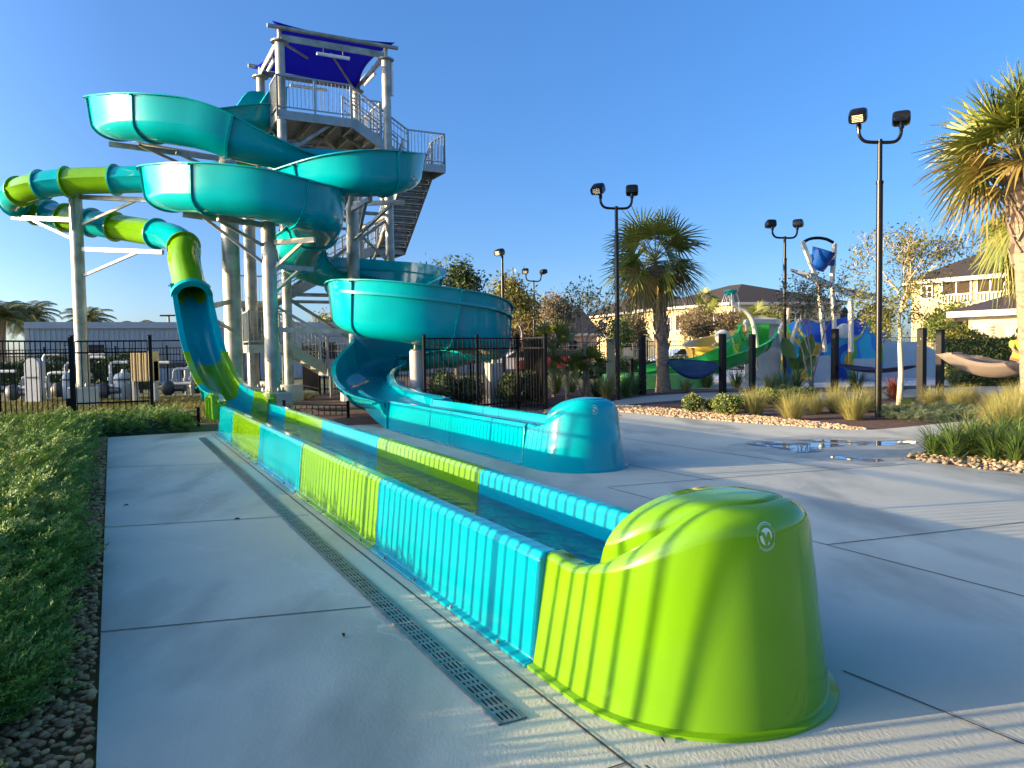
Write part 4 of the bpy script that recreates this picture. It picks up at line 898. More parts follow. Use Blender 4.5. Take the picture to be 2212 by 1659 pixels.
def date_palm(label, px, pc, D, L_, nf, seed):
    rnd.seed(seed); b = A(px, 760, D) * [1, 1, 0]; top = A(px, pc, D); t = thing('date_palm', label, 'palm tree', b, 'feather palms behind the metal building'); m = MB(); m.tube([b, (b + top) / 2, top], [.3, .24, .26], 10); m.build('trunk', BARK, t)
    m = MB()
    for k in range(nf):
        q = (k + .5) / nf; yaw = k * 2.4 + rnd.gauss(0, .2); el = 1.45 - 1.5 * q; h = np.array([math.sin(yaw), math.cos(yaw), 0]); sd_ = np.array([h[1], -h[0], 0]); p = top.copy(); e = el; pts = []
        for j in range(10): pts.append(p.copy()); p = p + (h * math.cos(e) + ZZ * math.sin(e)) * L_ / 9; e -= .19
        m.tube(pts, np.linspace(.035, .01, 10), 4, mi=1); P = []; Fq = []
        for j in range(1, 9):
            for s2 in (0, .5):
                c = pts[j] + (pts[j + 1] - pts[j]) * s2 if j < 9 else pts[j]; f = nrm(pts[min(9, j + 1)] - pts[j])
                for sg in (-1, 1):
                    d = nrm(sd_ * sg * .8 + f * .7 - ZZ * .35); ll = .62 * math.sin(math.pi * (j + s2 + 1) / 11) + .15; w = f * .055; i0 = len(P); P += [c - w, c + w, c + d * ll + w * .2, c + d * ll - w * .2]; Fq.append((i0, i0 + 1, i0 + 2, i0 + 3))
        m.add(P, np.array(Fq))
    m.build('crown', [PALM2, STALK], t, smooth=False)
PALM2 = mat('date_palm_leaf', (.05, .085, .02), .5, col2=(.17, .17, .045), isl=.7, scale=1, transl=.2)
date_palm('feather palm at the very left edge, beside the metal building end', 3, 688, 52, 2.3, 34, 1)
date_palm('feather palm with widest crown left of the metal building', 62, 688, 58, 2.5, 38, 2)
date_palm('feather palm behind the pale far left column', 190, 698, 64, 2.5, 34, 4)
date_palm('feather palm low behind the roof left of the chute', 300, 715, 80, 2.2, 26, 6)
# ---- branching trees
def leaf_quads(n, size, g):
    a = g.normal(0, 1, (n, 3)); a /= np.linalg.norm(a, axis=1)[:, None]; b = g.normal(0, 1, (n, 3)); b = np.cross(a, b); b /= np.linalg.norm(b, axis=1)[:, None]; s_ = size * g.uniform(.6, 1.3, n)[:, None]
    return np.stack([-a * s_, b * s_ * .42, a * s_, -b * s_ * .42], 1)
def tree(label, b, H, spread, th, leaf, nleaf, lsize, seed, kind='deciduous_tree', stems=1, depth=5, rad=.06, group=None, bark=None, lean=.25, flowers=None, clump=.14, cat='tree', up=.35, vol=None):
    g = np.random.default_rng(seed); b = np.array(b, float); t = thing(kind, label, cat, b, group); tm = MB(); bm = MB(); tips = []
    def grow(p, d, L_, r, k, m):
        n = 4; pts = [p]; q = p
        for j in range(n): d = nrm(d + g.normal(0, .13, 3) + ZZ * .03); q = q + d * L_ / n; pts.append(q)
        m.tube(pts, np.linspace(r, r * .68, n + 1), 6 if k > 2 else 4, cap=False)
        if k <= 2: tips.extend(pts[1:])
        if k == 0: return
        nb = g.integers(2, 4) + (1 if k == depth else 0)
        for i in range(nb):
            az = g.uniform(0, 6.28); sp_ = g.uniform(.35, .85) * spread; x = nrm(np.cross(d, [.3, .5, .8])); y = np.cross(d, x); nd = nrm(d * math.cos(sp_) + (x * math.cos(az) + y * math.sin(az)) * math.sin(sp_) + ZZ * up * .35)
            st = pts[-1] if i < 2 else pts[g.integers(2, n)]
            grow(st, nd, L_ * g.uniform(.62, .85), r * .62, k - 1, bm)
    sc_ = (H - th) / 2.6
    for s_ in range(stems):
        d0 = nrm(np.array([math.cos(s_ * 2.1 + seed) * lean * (stems > 1), math.sin(s_ * 2.1 + seed) * lean * (stems > 1), 1.])); p = b + np.array([math.cos(s_ * 2.1), math.sin(s_ * 2.1), 0]) * .06 * (stems > 1); q = p + d0 * th
        tm.tube([p - ZZ * .06, p + (q - p) * .05, (p + q) / 2 + g.normal(0, .03, 3), q], [rad * 1.35, rad * 1.15, rad, rad * .9], 10)
        grow(q, d0, sc_ * .85, rad * .8, depth, bm)
    tm.build('trunk', bark or TWIG, t); bm.build('branches', bark or TWIG, t)
    if nleaf:
        tp = np.array(tips); k = g.integers(0, len(tp), nleaf); c = tp[k] + g.normal(0, clump, (nleaf, 3)); c[:, 2] = np.maximum(c[:, 2], .25)
        if vol:
            cc_ = g.normal(0, 1, (70, 3)); cc_ = cc_ / np.linalg.norm(cc_, axis=1)[:, None] * (g.random(70) ** .4)[:, None] * [vol[1], vol[1], vol[2]] + b + ZZ * vol[0]; c = np.vstack([c, cc_[g.integers(0, 70, vol[3])] + g.normal(0, .13, (vol[3], 3))]); nleaf = len(c)
        V = (leaf_quads(nleaf, lsize, g) + c[:, None]).reshape(-1, 3); m = MB(); m.add(V, np.arange(nleaf * 4).reshape(-1, 4)); m.build('crown', leaf, t, smooth=False)
    if flowers:
        k = g.integers(0, len(tips), 120); tp = np.array(tips); V = (leaf_quads(120, .05, g) + (tp[k] + g.normal(0, .06, (120, 3)))[:, None]).reshape(-1, 3); m = MB(); m.add(V, np.arange(480).reshape(-1, 4)); m.build('flowers', flowers, t, smooth=False, kind='stuff')
    return t
def lm(n, a, b, tr=.25): return mat(n, a, .55, col2=b, isl=.8, scale=3, transl=tr)
L_OLIVE = lm('olive_leaf', (.075, .085, .014), (.21, .19, .04)); L_DARK = lm('dark_leaf', (.02, .05, .012), (.07, .10, .02)); L_BRN = lm('russet_leaf', (.12, .09, .04), (.24, .18, .09)); L_YEL = lm('golden_leaf', (.12, .13, .02), (.25, .22, .05)); L_GRN = lm('fresh_leaf', (.05, .11, .012), (.16, .20, .03)); L_PINK = lm('pink_petals', (.5, .12, .2), (.6, .25, .3))
PALEB = mat('pale_bark', (.42, .33, .22), .85, col2=(.55, .46, .33), scale=6, bump=.3, bscale=30)
tree('sparse multi stemmed crape myrtle left of the palm, nearly bare', G(1258, 858), 3.7, 1.0, 1.1, L_DARK, 1700, .050, 11, 'crape_myrtle', 4, 4, .035, lean=.30, clump=.10)
tree('thin crape myrtle with a few pink flowers in front of the tipping bucket', A(1752, 800, 25.5) * [1, 1, 0], 4.1, .95, 1.2, L_DARK, 1800, .050, 23, 'crape_myrtle', 4, 4, .032, lean=.26, flowers=L_PINK, clump=.10)
tree('young oak with pale slender trunk and olive leaves behind the nearest lamp post', G(1943, 872), 4.4, .85, 1.5, L_OLIVE, 3000, .042, 37, 'oak_tree', 1, 5, .062, bark=PALEB, clump=.14, up=.5, vol=(2.45, 1.05, 1.0, 3400))
tree('leafy tree showing above the right end of the upper teal wall', A(985, 760, 40) * [1, 1, 0], 6.0, .9, 2.4, L_DARK, 4200, .11, 41, depth=4, rad=.12, clump=.3)
tree('loose olive tree just right of the lowest teal loop', A(1130, 760, 44) * [1, 1, 0], 5.4, 1.1, 1.5, L_OLIVE, 6500, .11, 43, depth=5, rad=.12, clump=.32)
tree('round russet tree behind the fence right of the teal loop', A(1105, 760, 52) * [1, 1, 0], 4.0, 1.0, 1.2, L_BRN, 7000, .12, 45, depth=4, rad=.14, clump=.45)
tree('wide bare russet tree between the crape myrtle and the far houses', A(1215, 760, 50) * [1, 1, 0], 4.6, 1.1, 1.2, L_BRN, 3800, .10, 47, depth=5, rad=.12, clump=.35)
for k, (px, D, H, lf, n, lab) in enumerate(((1368, 62, 4.0, L_BRN, 5200, 'rounded pinkish bare tree left of the palm trunk in front of the cream house'), (1325, 60, 3.2, L_GRN, 4200, 'small fresh green tree by the first cream house'), (1500, 66, 4.6, L_BRN, 6200, 'wide russet tree in front of the large cream house'), (1565, 64, 4.4, L_BRN, 5200, 'russet tree near the corner of the large cream house'),
                           (1668, 60, 4.0, L_YEL, 4200, 'golden tree beside the spray pole'), (1590, 70, 3.6, L_GRN, 3000, 'small green tree at the shaded house wall'), (2052, 48, 3.6, L_GRN, 4200, 'small green tree with pale trunk below the balconies'), (2015, 50, 3.2, L_YEL, 3800, 'small golden tree below the balcony house'), (720, 55, 4.6, L_YEL, 4200, 'orange tinged tree glimpsed through the tower legs'))):
    tree(lab, A(px, 760, D) * [1, 1, 0], H, 1.0, 1.1, lf, n, .11, 60 + k, depth=4, rad=.08, clump=.38, bark=PALEB if px > 2000 else None, group='small trees in front of the far houses')
for px, D, top, lab in ((1640, 52, 700, 'small feather palm right of the house corner'), (1525, 75, 655, 'palm in front of the large cream house wall'), (2085, 46, 706, 'small palm against the white pavilion wall')):
    rnd.seed(px); b = A(px, 760, D) * [1, 1, 0]; fan_palm(lab, b, A(px, top, D), .13, 20, .7, 1.1, px, (1., 1.), kind='small_palm', hang=.5, old=.2)
# ---- shrubs and hedges: leafy volume
def leafy(name, label, c, rx, ry, rz, n, size, mt, cat, group=None, seed=0, core=True, power=.5, loc=None):
    g = np.random.default_rng(seed); t = thing(name, label, cat, (c[0], c[1], 0), group); d = g.normal(0, 1, (n, 3)); d /= np.linalg.norm(d, axis=1)[:, None]; rad = g.uniform(.72, 1.04, n) * (1 + .12 * np.sin(d[:, 0] * 5 + seed) * np.sin(d[:, 1] * 4 + d[:, 2] * 5))
    P = d * rad[:, None] * [rx, ry, rz] + c; P = P[P[:, 2] > .02]; m = MB(); V = (leaf_quads(len(P), size, g) + P[:, None]).reshape(-1, 3); m.add(V, np.arange(len(P) * 4).reshape(-1, 4)); m.build('foliage', mt, t, smooth=False)
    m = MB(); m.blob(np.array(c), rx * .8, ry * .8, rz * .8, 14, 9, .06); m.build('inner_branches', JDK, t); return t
L_BOX = lm('boxwood_leaf', (.07, .12, .012), (.27, .28, .05), .2); L_HEDGE = lm('hedge_leaf', (.06, .10, .01), (.30, .26, .04), .25)
for k, (px, pb, w, h, lab) in enumerate(((1496, 891, 24, 40, 'small round clipped shrub at the left end of the gravel bed'), (1533, 888, 13, 26, 'tiny shrub tucked between two round shrubs'), (1570, 896, 35, 44, 'largest round clipped shrub on the golden gravel'), (1672, 876, 42, 34, 'low spreading shrub behind the feathery grass tufts'), (1735, 866, 34, 30, 'low spreading shrub nearest the sandy path'), (1610, 880, 24, 30, 'shrub half behind the largest round one'), (1650, 868, 30, 30, 'shrub behind the middle feathery tuft, close to the sandy path'), (1700, 862, 30, 30, 'shrub in the back row straight behind the foremost feathery tuft'))):
    b = G(px, pb); s_ = b[1] / 1650; leafy('round_shrub', lab, (b[0], b[1], h * s_ * .52), w * s_, w * s_, h * s_ * .52, int(700 * (w / 24) ** 1.6), .032, L_BOX, 'shrub', 'clipped shrubs in the gravel bed', 80 + k)
def hedge(label, p, q, w, h, n, mt, seed, z0=0., group=None):
    g = np.random.default_rng(seed); p, q = np.array(p, float), np.array(q, float); t = thing('hedge', label, 'hedge', (p + q) / 2, group); d = q - p; Ln = np.linalg.norm(d); sd_ = np.cross(ZZ, d / Ln); s_ = g.random(n); a = g.uniform(-1, 1, n); zz = g.random(n)
    f = g.integers(0, 3, n); y = np.where(f == 0, np.sign(a), a) * w / 2; z = np.where(f == 2, 1, zz) * h; j = .16 * h * np.sin(s_ * Ln * 1.9 + seed) * (z / h)
    P = p + s_[:, None] * d + (y[:, None]) * sd_ + (z + j)[:, None] * ZZ + g.normal(0, .07, (n, 3)); m = MB(); V = (leaf_quads(n, .075, g) + P[:, None]).reshape(-1, 3); m.add(V, np.arange(n * 4).reshape(-1, 4)); m.build('foliage', mt, t, smooth=False)
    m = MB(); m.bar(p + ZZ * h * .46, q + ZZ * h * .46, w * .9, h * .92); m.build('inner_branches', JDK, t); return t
hedge('tall clipped hedge behind the tan hammocks at the right', A(2040, 780, 31) * [1, 1, 0], A(2330, 780, 29) * [1, 1, 0], 1.5, 1.75, 9000, L_HEDGE, 1)
hedge('dark hedge in front of the metal building left of the pump yard', A(-60, 770, 33) * [1, 1, 0], A(330, 770, 34) * [1, 1, 0], 1.2, 1.25, 7000, L_DARK, 2)
hedge('low dark green hedge behind the far pool fence', A(1230, 770, 38) * [1, 1, 0], A(1480, 770, 39) * [1, 1, 0], 1.2, .8, 5000, L_DARK, 3)
for k, (px, pb, w, h) in enumerate(((2075, 815, 30, 26), (2125, 812, 40, 30), (2190, 812, 50, 34), (2180, 835, 30, 18))):
    b = A(px, 800, 26.5) * [1, 1, 0]; leafy('round_shrub', ['low green shrub just right of the tan hammock post', 'low green shrub under the middle of the tan hammock', 'low green shrub below the person in the hammock', 'lowest green shrub beside the right edge palm trunk'][k], (b[0], b[1], h * .008), w * .016, .5, h * .016, 900, .045, L_HEDGE, 'shrub', 'low shrubs under the hammocks', 95 + k)
# ---- grasses
def blades(n, L_, w, g, arch, spread, nseg=4, r0=.06):
    az = g.uniform(0, 6.28, n); el = np.pi / 2 - np.abs(g.normal(0, spread, n)); l = L_ * g.uniform(.6, 1.1, n); P = []; h = np.stack([np.cos(az), np.sin(az), 0 * az], 1); sd_ = np.stack([-np.sin(az), np.cos(az), 0 * az], 1)
    p = h * (r0 * g.random(n) ** .5)[:, None] ; e = el.copy(); out = []
    for j in range(nseg + 1):
        ww = w * (1 - (j / nseg) ** 2 * .9); out.append(np.stack([p - sd_ * ww / 2, p + sd_ * ww / 2], 1)); p = p + (h * np.cos(e)[:, None] + ZZ * np.sin(e)[:, None]) * (l / nseg)[:, None]; e = e - arch * g.uniform(.5, 1.3, n) / nseg
    V = np.stack(out, 1); k = (nseg + 1) * 2; f = np.array([(2 * j, 2 * j + 1, 2 * j + 3, 2 * j + 2) for j in range(nseg)]); return V.reshape(-1, 3), (f[None] + (np.arange(n) * k)[:, None, None]).reshape(-1, 4)
GR1 = lm('pale_grass_blade', (.20, .21, .05), (.46, .40, .13), .3); GR2 = lm('green_blade', (.03, .09, .015), (.14, .20, .04), .25); GRB = lm('dry_grass_base', (.22, .11, .03), (.36, .2, .07), .2)
def grass(name, label, b, L_, n, w, mt, seed, arch, spread, group, r0=.08, dry=0):
    g = np.random.default_rng(seed); t = thing(name, label, 'grass tuft' if name == 'grass_tuft' else 'plant', b, group); m = MB(); v, f = blades(n, L_, w, g, arch, spread, r0=r0); m.add(v + np.array(b), f); m.build('blades', mt, t, smooth=False)
    if dry: m = MB(); v, f = blades(dry, L_ * .55, w, g, arch * .4, spread * 1.2, r0=r0 * 1.1); m.add(v + np.array(b), f); m.build('dry_blades', GRB, t, smooth=False)
    return t
tufts = [(1628, 897, 50, 'feathery grass tuft in the middle of the gravel bed, next to the largest round shrub'), (1712, 906, 48, 'feathery grass tuft set furthest forward on the golden gravel'), (1758, 893, 36, 'feathery grass tuft just right of the foremost one'), (1808, 890, 50, 'feathery grass tuft left of the nearest lamp post, at the back'), (1843, 906, 48, 'feathery grass tuft in front and left of the nearest lamp post'), (1874, 888, 46, 'feathery grass tuft touching the nearest lamp post'),
         (1962, 887, 26, 'small dark grass tuft beside the slender tree trunk'), (2016, 880, 38, 'feathery grass tuft near the last black hammock post'), (2068, 885, 40, 'feathery grass tuft above the low juniper patch'), (2092, 876, 36, 'feathery grass tuft behind the juniper patch'), (2140, 880, 28, 'short grass tuft left of the right edge palm'), (2190, 880, 42, 'grass tuft at the foot of the right edge palm'),
         (2150, 935, 60, 'tall pale grass tuft at the left tip of the right bed'), (2190, 935, 66, 'tall pale grass tuft in the middle of the right bed'), (2225, 930, 66, 'tall pale grass tuft cut by the right edge'), (2175, 915, 58, 'tall pale grass tuft at the back of the right bed'), (2212, 905, 60, 'tall pale grass tuft hiding the palm foot')]
for k, (px, pb, hp, lab) in enumerate(tufts):
    b = G(px, pb, -.02); s_ = b[1] / 1650; grass('grass_tuft', lab, b, hp * s_ * 1.45, 560 if hp > 30 else 320, .0065, GR2 if px == 1962 else GR1, 200 + k, .6, .48, 'feathery grass tufts in the beds', .16, 90)
lir = [(2018, 985, 44, 'small dark strap leaf plant at the tip of the right bed'), (2062, 990, 60, 'strap leaf plant second from the tip of the right bed'), (2105, 988, 62, 'dense dark strap leaf plant in the right bed middle'), (2148, 995, 62, 'strap leaf plant in front of the tall pale grass'), (2195, 1000, 66, 'strap leaf plant nearest the right edge'), (2165, 968, 52, 'strap leaf plant behind the front row'), (2215, 975, 60, 'strap leaf plant behind, at the right edge'), (2090, 966, 44, 'yellowish strap leaf plant behind the dark one')]
for k, (px, pb, hp, lab) in enumerate(lir):
    b = G(px, pb); s_ = b[1] / 1650; grass('strap_leaf_plant', lab, b, hp * s_ * 2.0, 210, .016, GR2 if k < 7 else GR1, 300 + k, 1.5, .62, 'strap leaf plants in the right bed', .05)
mid = [(1200, 850, 60, 'spiky dark plant beside the fence corner post'), (1235, 848, 44, 'spiky plant between the fence corner and the crape myrtle'), (1290, 858, 52, 'strap leaf clump right of the crape myrtle stems'), (1310, 862, 56, 'tan dry strap plant left of the lamp post foot'), (1352, 858, 56, 'green strap leaf clump right of the lamp post foot'), (1372, 852, 50, 'green strap leaf clump by the first black post'), (1528, 838, 40, 'grass clump behind the blue hammock post, left'), (1590, 838, 44, 'grass clump between two black posts'), (1690, 850, 56, 'bright green clump in front of the white play wall'), (1720, 846, 50, 'green clump near the big paddle leaf plant'), (1850, 842, 54, 'dark green strap clump right of the black post'), (1665, 845, 40, 'dry grass clump behind the spreading shrub'), (1480, 846, 30, 'dry pale clump under the blue hammock'), (1930, 862, 52, 'red leaved spiky plant beside the slender trunk')]
RED = lm('red_leaf', (.10, .018, .012), (.22, .05, .025), .2)
for k, (px, pb, hp, lab) in enumerate(mid):
    b = G(px, pb, -.02); s_ = b[1] / 1650; grass('strap_leaf_plant', lab, b, hp * s_ * 1.15, 130, .026, RED if 'red ' in lab else GR1 if 'dry ' in lab or 'spiky plant between' in lab else GR2, 330 + k, .8, .5, 'strap leaf plants by the hammock posts', .1)
# enclosure plants seen through the bars
for k, (px, D, hp, lab) in enumerate(((960, 19.6, 1.0, 'dark bushy plant seen through the left fence bars'), (1010, 19.8, .8, 'dark bushy plant behind the middle of the fence bars'), (1105, 19.8, .9, 'dark bushy plant behind the fence corner'), (1140, 20.5, .9, 'dark bushy plant inside the fence corner'))):
    b = A(px, 800, D) * [1, 1, 0]; leafy('bushy_plant', lab, (b[0], b[1], hp * .5), .42, .42, hp * .5, 900, .05, L_DARK, 'plant', 'bushy plants inside the enclosure', 120 + k)
# palmetto fans left of the palm
def palmetto(label, px, pc, D, seed, n=12, fl=.55):
    rnd.seed(seed); b = A(px, 800, D) * [1, 1, 0]; top = A(px, pc, D); t = thing('palmetto', label, 'plant', b, 'palmettos near the fence corner'); m = MB(); m.tube([b - ZZ * .05, top], [.07, .06], 8); m.build('stem', BARK, t); m = MB()
    for k in range(n): fan_frond(m, top, k * 2.4, 1.2 - 1.3 * k / n, .35, fl, .3, 0, 18)
    m.build('fronds', [PALM, PALMD, STALK], t, smooth=False)
palmetto('dark palmetto fan plant just right of the fence corner', 1195, 740, 24, 1, 14, .6); palmetto('low palmetto fan plant left of the crape myrtle stems', 1225, 800, 22.5, 2, 10, .45); palmetto('palmetto fan plant between crape myrtle and lamp post', 1268, 790, 23, 3, 10, .45)
# big paddle leaf plant
t = thing('paddle_leaf_plant', 'plant with huge paddle shaped green leaves in front of the blue play panel', 'plant', A(1725, 800, 26.5) * [1, 1, 0])
PADL = lm('paddle_leaf', (.03, .10, .02), (.10, .17, .03), .25)
for (bx, by, tx, ty, w) in ((1722, 800, 1690, 730, 14), (1724, 800, 1752, 722, 15), (1726, 805, 1705, 775, 13), (1722, 808, 1735, 765, 12), (1728, 805, 1762, 770, 12)):
    a, b = A(bx, by, 26.5), A(tx, ty, 26.4 + rnd.uniform(-.2, .3)); m = MB(); m.tube([a * [1, 1, 0], a, a + (b - a) * .5], [.03, .025, .015], 6); mid_ = a + (b - a) * .25; f = nrm(b - a); sd_ = nrm(np.cross(f, [.2, 1, 0])); P = []; n = 10
    for j in range(n + 1): s_ = j / n; c = mid_ + (b - mid_) * s_; ww = w * 26.5 / 1650 * math.sin(math.pi * (s_ * .93 + .04)) ** .7; P += [c - sd_ * ww + (0, -.06, 0), c, c + sd_ * ww + (0, -.06, 0)]
    m.add(P, [(3 * j + i, 3 * j + i + 1, 3 * j + i + 4, 3 * j + i + 3) for j in range(n) for i in (0, 1)], 0); m.build('leaf', PADL, t)
# low juniper patch in the bed, gravel on both beds
def patch_sprays(name, label, poly_px, n, mt, L_, seed):
    g = np.random.default_rng(seed); (x0, x1, y0, y1) = poly_px; P = []
    while len(P) < n:
        x, y = g.uniform(x0, x1), g.uniform(y0, y1); xm, ym = (x0 + x1) / 2, (y0 + y1) / 2
        if ((x - xm) / (x1 - x0) * 2) ** 2 + ((y - ym) / (y1 - y0) * 2) ** 2 < 1: P.append(G(x, y) + ZZ * g.uniform(.0, .12))
    P = np.array(P); m = MB()
    for k in range(3):
        s_ = np.arange(n) % 3 == k; a, b = scatter(spray_template(seed=20 + k), P[s_], g.uniform(0, 6.28, s_.sum()), g.uniform(-.1, .8, s_.sum()), L_ * g.uniform(.7, 1.2, s_.sum())); m.add(a, b)
    tag(m.build(name, mt, smooth=False), label, 'ground cover', kind='stuff')
patch_sprays('creeping_juniper', 'low grey green creeping juniper patch at the bed edge right of the nearest lamp post', (1895, 2125, 882, 914), 900, mat('creeping_juniper_needles', (.03, .075, .025), .6, col2=(.17, .19, .09), isl=.7), .17, 3)
GRV = mat('golden_gravel', (.30, .18, .08), .8, col2=(.62, .46, .26), isl=.85, scale=20, bump=.1, bscale=60)
g = np.random.default_rng(5); N = 10500; s_ = g.random(N) * .66; fr_ = np.array(front); L1 = np.linspace(0, 1, len(fr_)); fx = np.stack([np.interp(s_, L1, fr_[:, j]) for j in range(3)], 1); w_ = 3.0 * np.sin(np.clip(s_ / .66, 0, 1) * math.pi) ** .5 + .1; off = g.random(N) ** 1.15 * w_
pos = fx + off[:, None] * np.array([-.1, 1, 0]) + ZZ * g.uniform(-.035, .012, N)[:, None]; pos[:, 1] += .07; stones('golden_gravel', 'golden gravel along the curved front of the planted bed', pos, g.uniform(.026, .05, N), GRV)
tag(bpy.data.objects['golden_gravel'], 'golden gravel along the curved front of the planted bed', 'gravel', kind='stuff')
rb = np.array([G(*q) for q in ((1955, 988), (2000, 998), (2100, 1011), (2212, 1023), (2400, 1045), (2400, 905), (2212, 912), (2140, 925), (2090, 945), (2010, 972))])
sheet('planting_bed', catmull(np.vstack([rb, rb[:1]]), 4)[:-1], .006, SOIL)
def inside(x, y, P):
    c = False; j = len(P) - 1
    for i in range(len(P)):
        if (P[i][1] > y) != (P[j][1] > y) and x < (P[j][0] - P[i][0]) * (y - P[i][1]) / (P[j][1] - P[i][1]) + P[i][0]: c = not c
        j = i
    return c
P = []; lo, hi = rb[:, :2].min(0), rb[:, :2].max(0)
while len(P) < 3600:
    x, y = g.uniform(lo[0], hi[0]), g.uniform(lo[1], hi[1])
    if inside(x, y, rb): P.append((x, y, g.uniform(.0, .03)))
stones('golden_gravel', 'golden gravel under the strap leaf plants in the right bed', np.array(P), g.uniform(.022, .042, len(P)), GRV)
N = 2600; P = np.array([G(g.uniform(1000, 1340), y_) for y_ in g.uniform(886, 904, N)]); P[:, 2] = g.uniform(-.04, .0, N); stones('grey_gravel', 'dull brown gravel strip behind the small teal hood', P, g.uniform(.022, .045, N), mat('dull_gravel', (.12, .085, .05), .85, col2=(.30, .23, .15), isl=.85, scale=20))
# rough lawn beyond the gate
g = np.random.default_rng(9); N = 9000; x = g.uniform(-17, -6.6, N); y = g.uniform(16.5, 27, N); kk = (y > 15.6 + 0 * x) & ((x + 8.4) * .93 * 0 + y > 17.0); m = MB(); tv, tf = blades(7, .12, .012, g, .5, .7, 2, .05); a, b = scatter((tv, tf), np.stack([x, y, 0 * x - .05], 1)[kk], g.uniform(0, 6.28, kk.sum()), np.zeros(kk.sum()), g.uniform(.6, 1.5, kk.sum())); m.add(a, b); tag(m.build('rough_grass', lm('rough_grass_blade', (.07, .09, .015), (.26, .22, .05), .2), smooth=False), 'rough yellowish grass behind the gate, around the far left column', 'grass', kind='stuff')
# ================================================================== far buildings
CREAM = mat('cream_stucco', (.50, .40, .21), .9, var=.05, scale=3, bump=.05, bscale=60); ROOF = mat('dark_shingle', (.022, .016, .012), .9, col2=(.04, .03, .024), scale=14, bump=.3, bscale=30); GLASS = mat('dark_window', (.03, .03, .03), .2, var=.2, scale=2, spec=.25); TRIM = mat('white_trim', (.58, .54, .44), .6, var=.03); PINKW = mat('rose_stucco', (.50, .36, .30), .9, var=.06)
METAL_W = mat('ribbed_metal_siding', (.44, .45, .46), .5, .1, var=.06, scale=2)
def house(label, c, e1, l1, e2, l2, eave, ridge, wall=CREAM, roof=ROOF, wins=(), ov=.7, name='house', group='cream houses beyond the pool fence', cat='house'):
    c = np.array(c, float) * [1, 1, 0]; e1 = nrm(np.array([e1[0], e1[1], 0.])); e2 = nrm(np.array([e2[0], e2[1], 0.])); t = thing(name, label, cat, c, group); Q = [c, c + e1 * l1, c + e1 * l1 + e2 * l2, c + e2 * l2]
    m = MB(); P = [q - ZZ * .1 for q in Q] + [q + ZZ * eave for q in Q]; m.add(P, [(0, 1, 5, 4), (1, 2, 6, 5), (2, 3, 7, 6), (3, 0, 4, 7)]); m.build('wall', wall, t, smooth=False)
    R = [c - e1 * ov - e2 * ov, c + e1 * (l1 + ov) - e2 * ov, c + e1 * (l1 + ov) + e2 * (l2 + ov), c - e1 * ov + e2 * (l2 + ov)]
    if l1 > l2: a, b = c + e1 * l2 / 2 + e2 * l2 / 2, c + e1 * (l1 - l2 / 2) + e2 * l2 / 2; f = [(0, 1, 5, 4), (1, 2, 5), (2, 3, 4, 5), (3, 0, 4)]
    else: a, b = c + e1 * l1 / 2 + e2 * l1 / 2, c + e1 * l1 / 2 + e2 * (l2 - l1 / 2); f = [(0, 1, 4), (1, 2, 5, 4), (2, 3, 5), (3, 0, 4, 5)]
    m = MB(); m.add([r + ZZ * (eave + .02) for r in R] + [a + ZZ * ridge, b + ZZ * ridge], f + [(3, 2, 1, 0)]); m.build('roof', roof, t, smooth=False)
    m = MB()
    for i in range(4): m.bar(R[i] + ZZ * (eave - .12), R[(i + 1) % 4] + ZZ * (eave - .12), .06, .28)
    m.build('fascia', TRIM, t, smooth=False)
    for (face, s0, s1, z0, z1, kind) in wins:
        e, n_ = (e1, -e2) if face == 1 else (e2, -e1); a = c + e * s0; b = c + e * s1; mid_ = (a + b) / 2 + ZZ * (z0 + z1) / 2
        m = MB(); m.box(mid_ + n_ * .02, s1 - s0, .10, z1 - z0, e, n_); w = m.build('window' if kind == 'w' else 'balcony', mat('dark_screen', (.05, .035, .022), .8, spec=.1), t, smooth=False); m = MB()
        for q in (0, .5, 1): m.box(a + (b - a) * q + n_ * .09 + ZZ * (z0 + z1) / 2, .10, .07, z1 - z0 + .1, e, n_)
        for z in (z0, z1) + (((z0 + z1) / 2,) if kind == 'w' else ()): m.box((a + b) / 2 + n_ * .09 + ZZ * z, s1 - s0 + .1, .06, .09, e, n_)
        m.build('frame', TRIM, w, smooth=False)
        if kind == 'b':
            m = MB(); m.box((a + b) / 2 + n_ * .12 + ZZ * (z0 - .02), s1 - s0, .06, .08, e, n_); m.box((a + b) / 2 + n_ * .12 + ZZ * (z0 - .6), s1 - s0, .06, .08, e, n_); k_ = int((s1 - s0) / .22)
            for k in range(k_ + 1): m.box(a + (b - a) * k / k_ + n_ * .12 + ZZ * (z0 - .3), .06, .05, .55, e, n_)
            m.build('balustrade', TRIM, w, smooth=False)
    return t
c = A(1578, 740, 81); l = A(1438, 740, 90.5); r = A(1760, 740, 83)
house('large cream two storey house with a tall dark hip roof behind the green play slide', c, l - c, 15, r - c, 13, 6.0, 8.5, wins=((1, 1.4, 3.4, 3.4, 5.0, 'w'), (1, 4.6, 6.4, 3.3, 5.1, 'b'), (1, 7.2, 8.8, 3.3, 5.1, 'b'), (1, 9.6, 11, 3.4, 4.9, 'w'), (1, 1.4, 3.2, .6, 2.2, 'w'), (1, 4.6, 6.4, .4, 2.2, 'w'), (2, 6.8, 8.2, 3.5, 4.9, 'w')))
c = A(1389, 740, 96); l = A(1276, 740, 114); r = A(1480, 740, 99)
house('cream house left of the palm trunk with a lower dark roof', c, l - c, 22, r - c, 12, 6.0, 9.0, wins=((1, 2, 4.4, 3.4, 5, 'w'), (1, 7, 10, 3.2, 5, 'b'), (1, 12, 15, 3.2, 5, 'b'), (1, 17, 20, 3.4, 5, 'w')))
c = A(1968, 740, 57); r = A(2230, 740, 50)
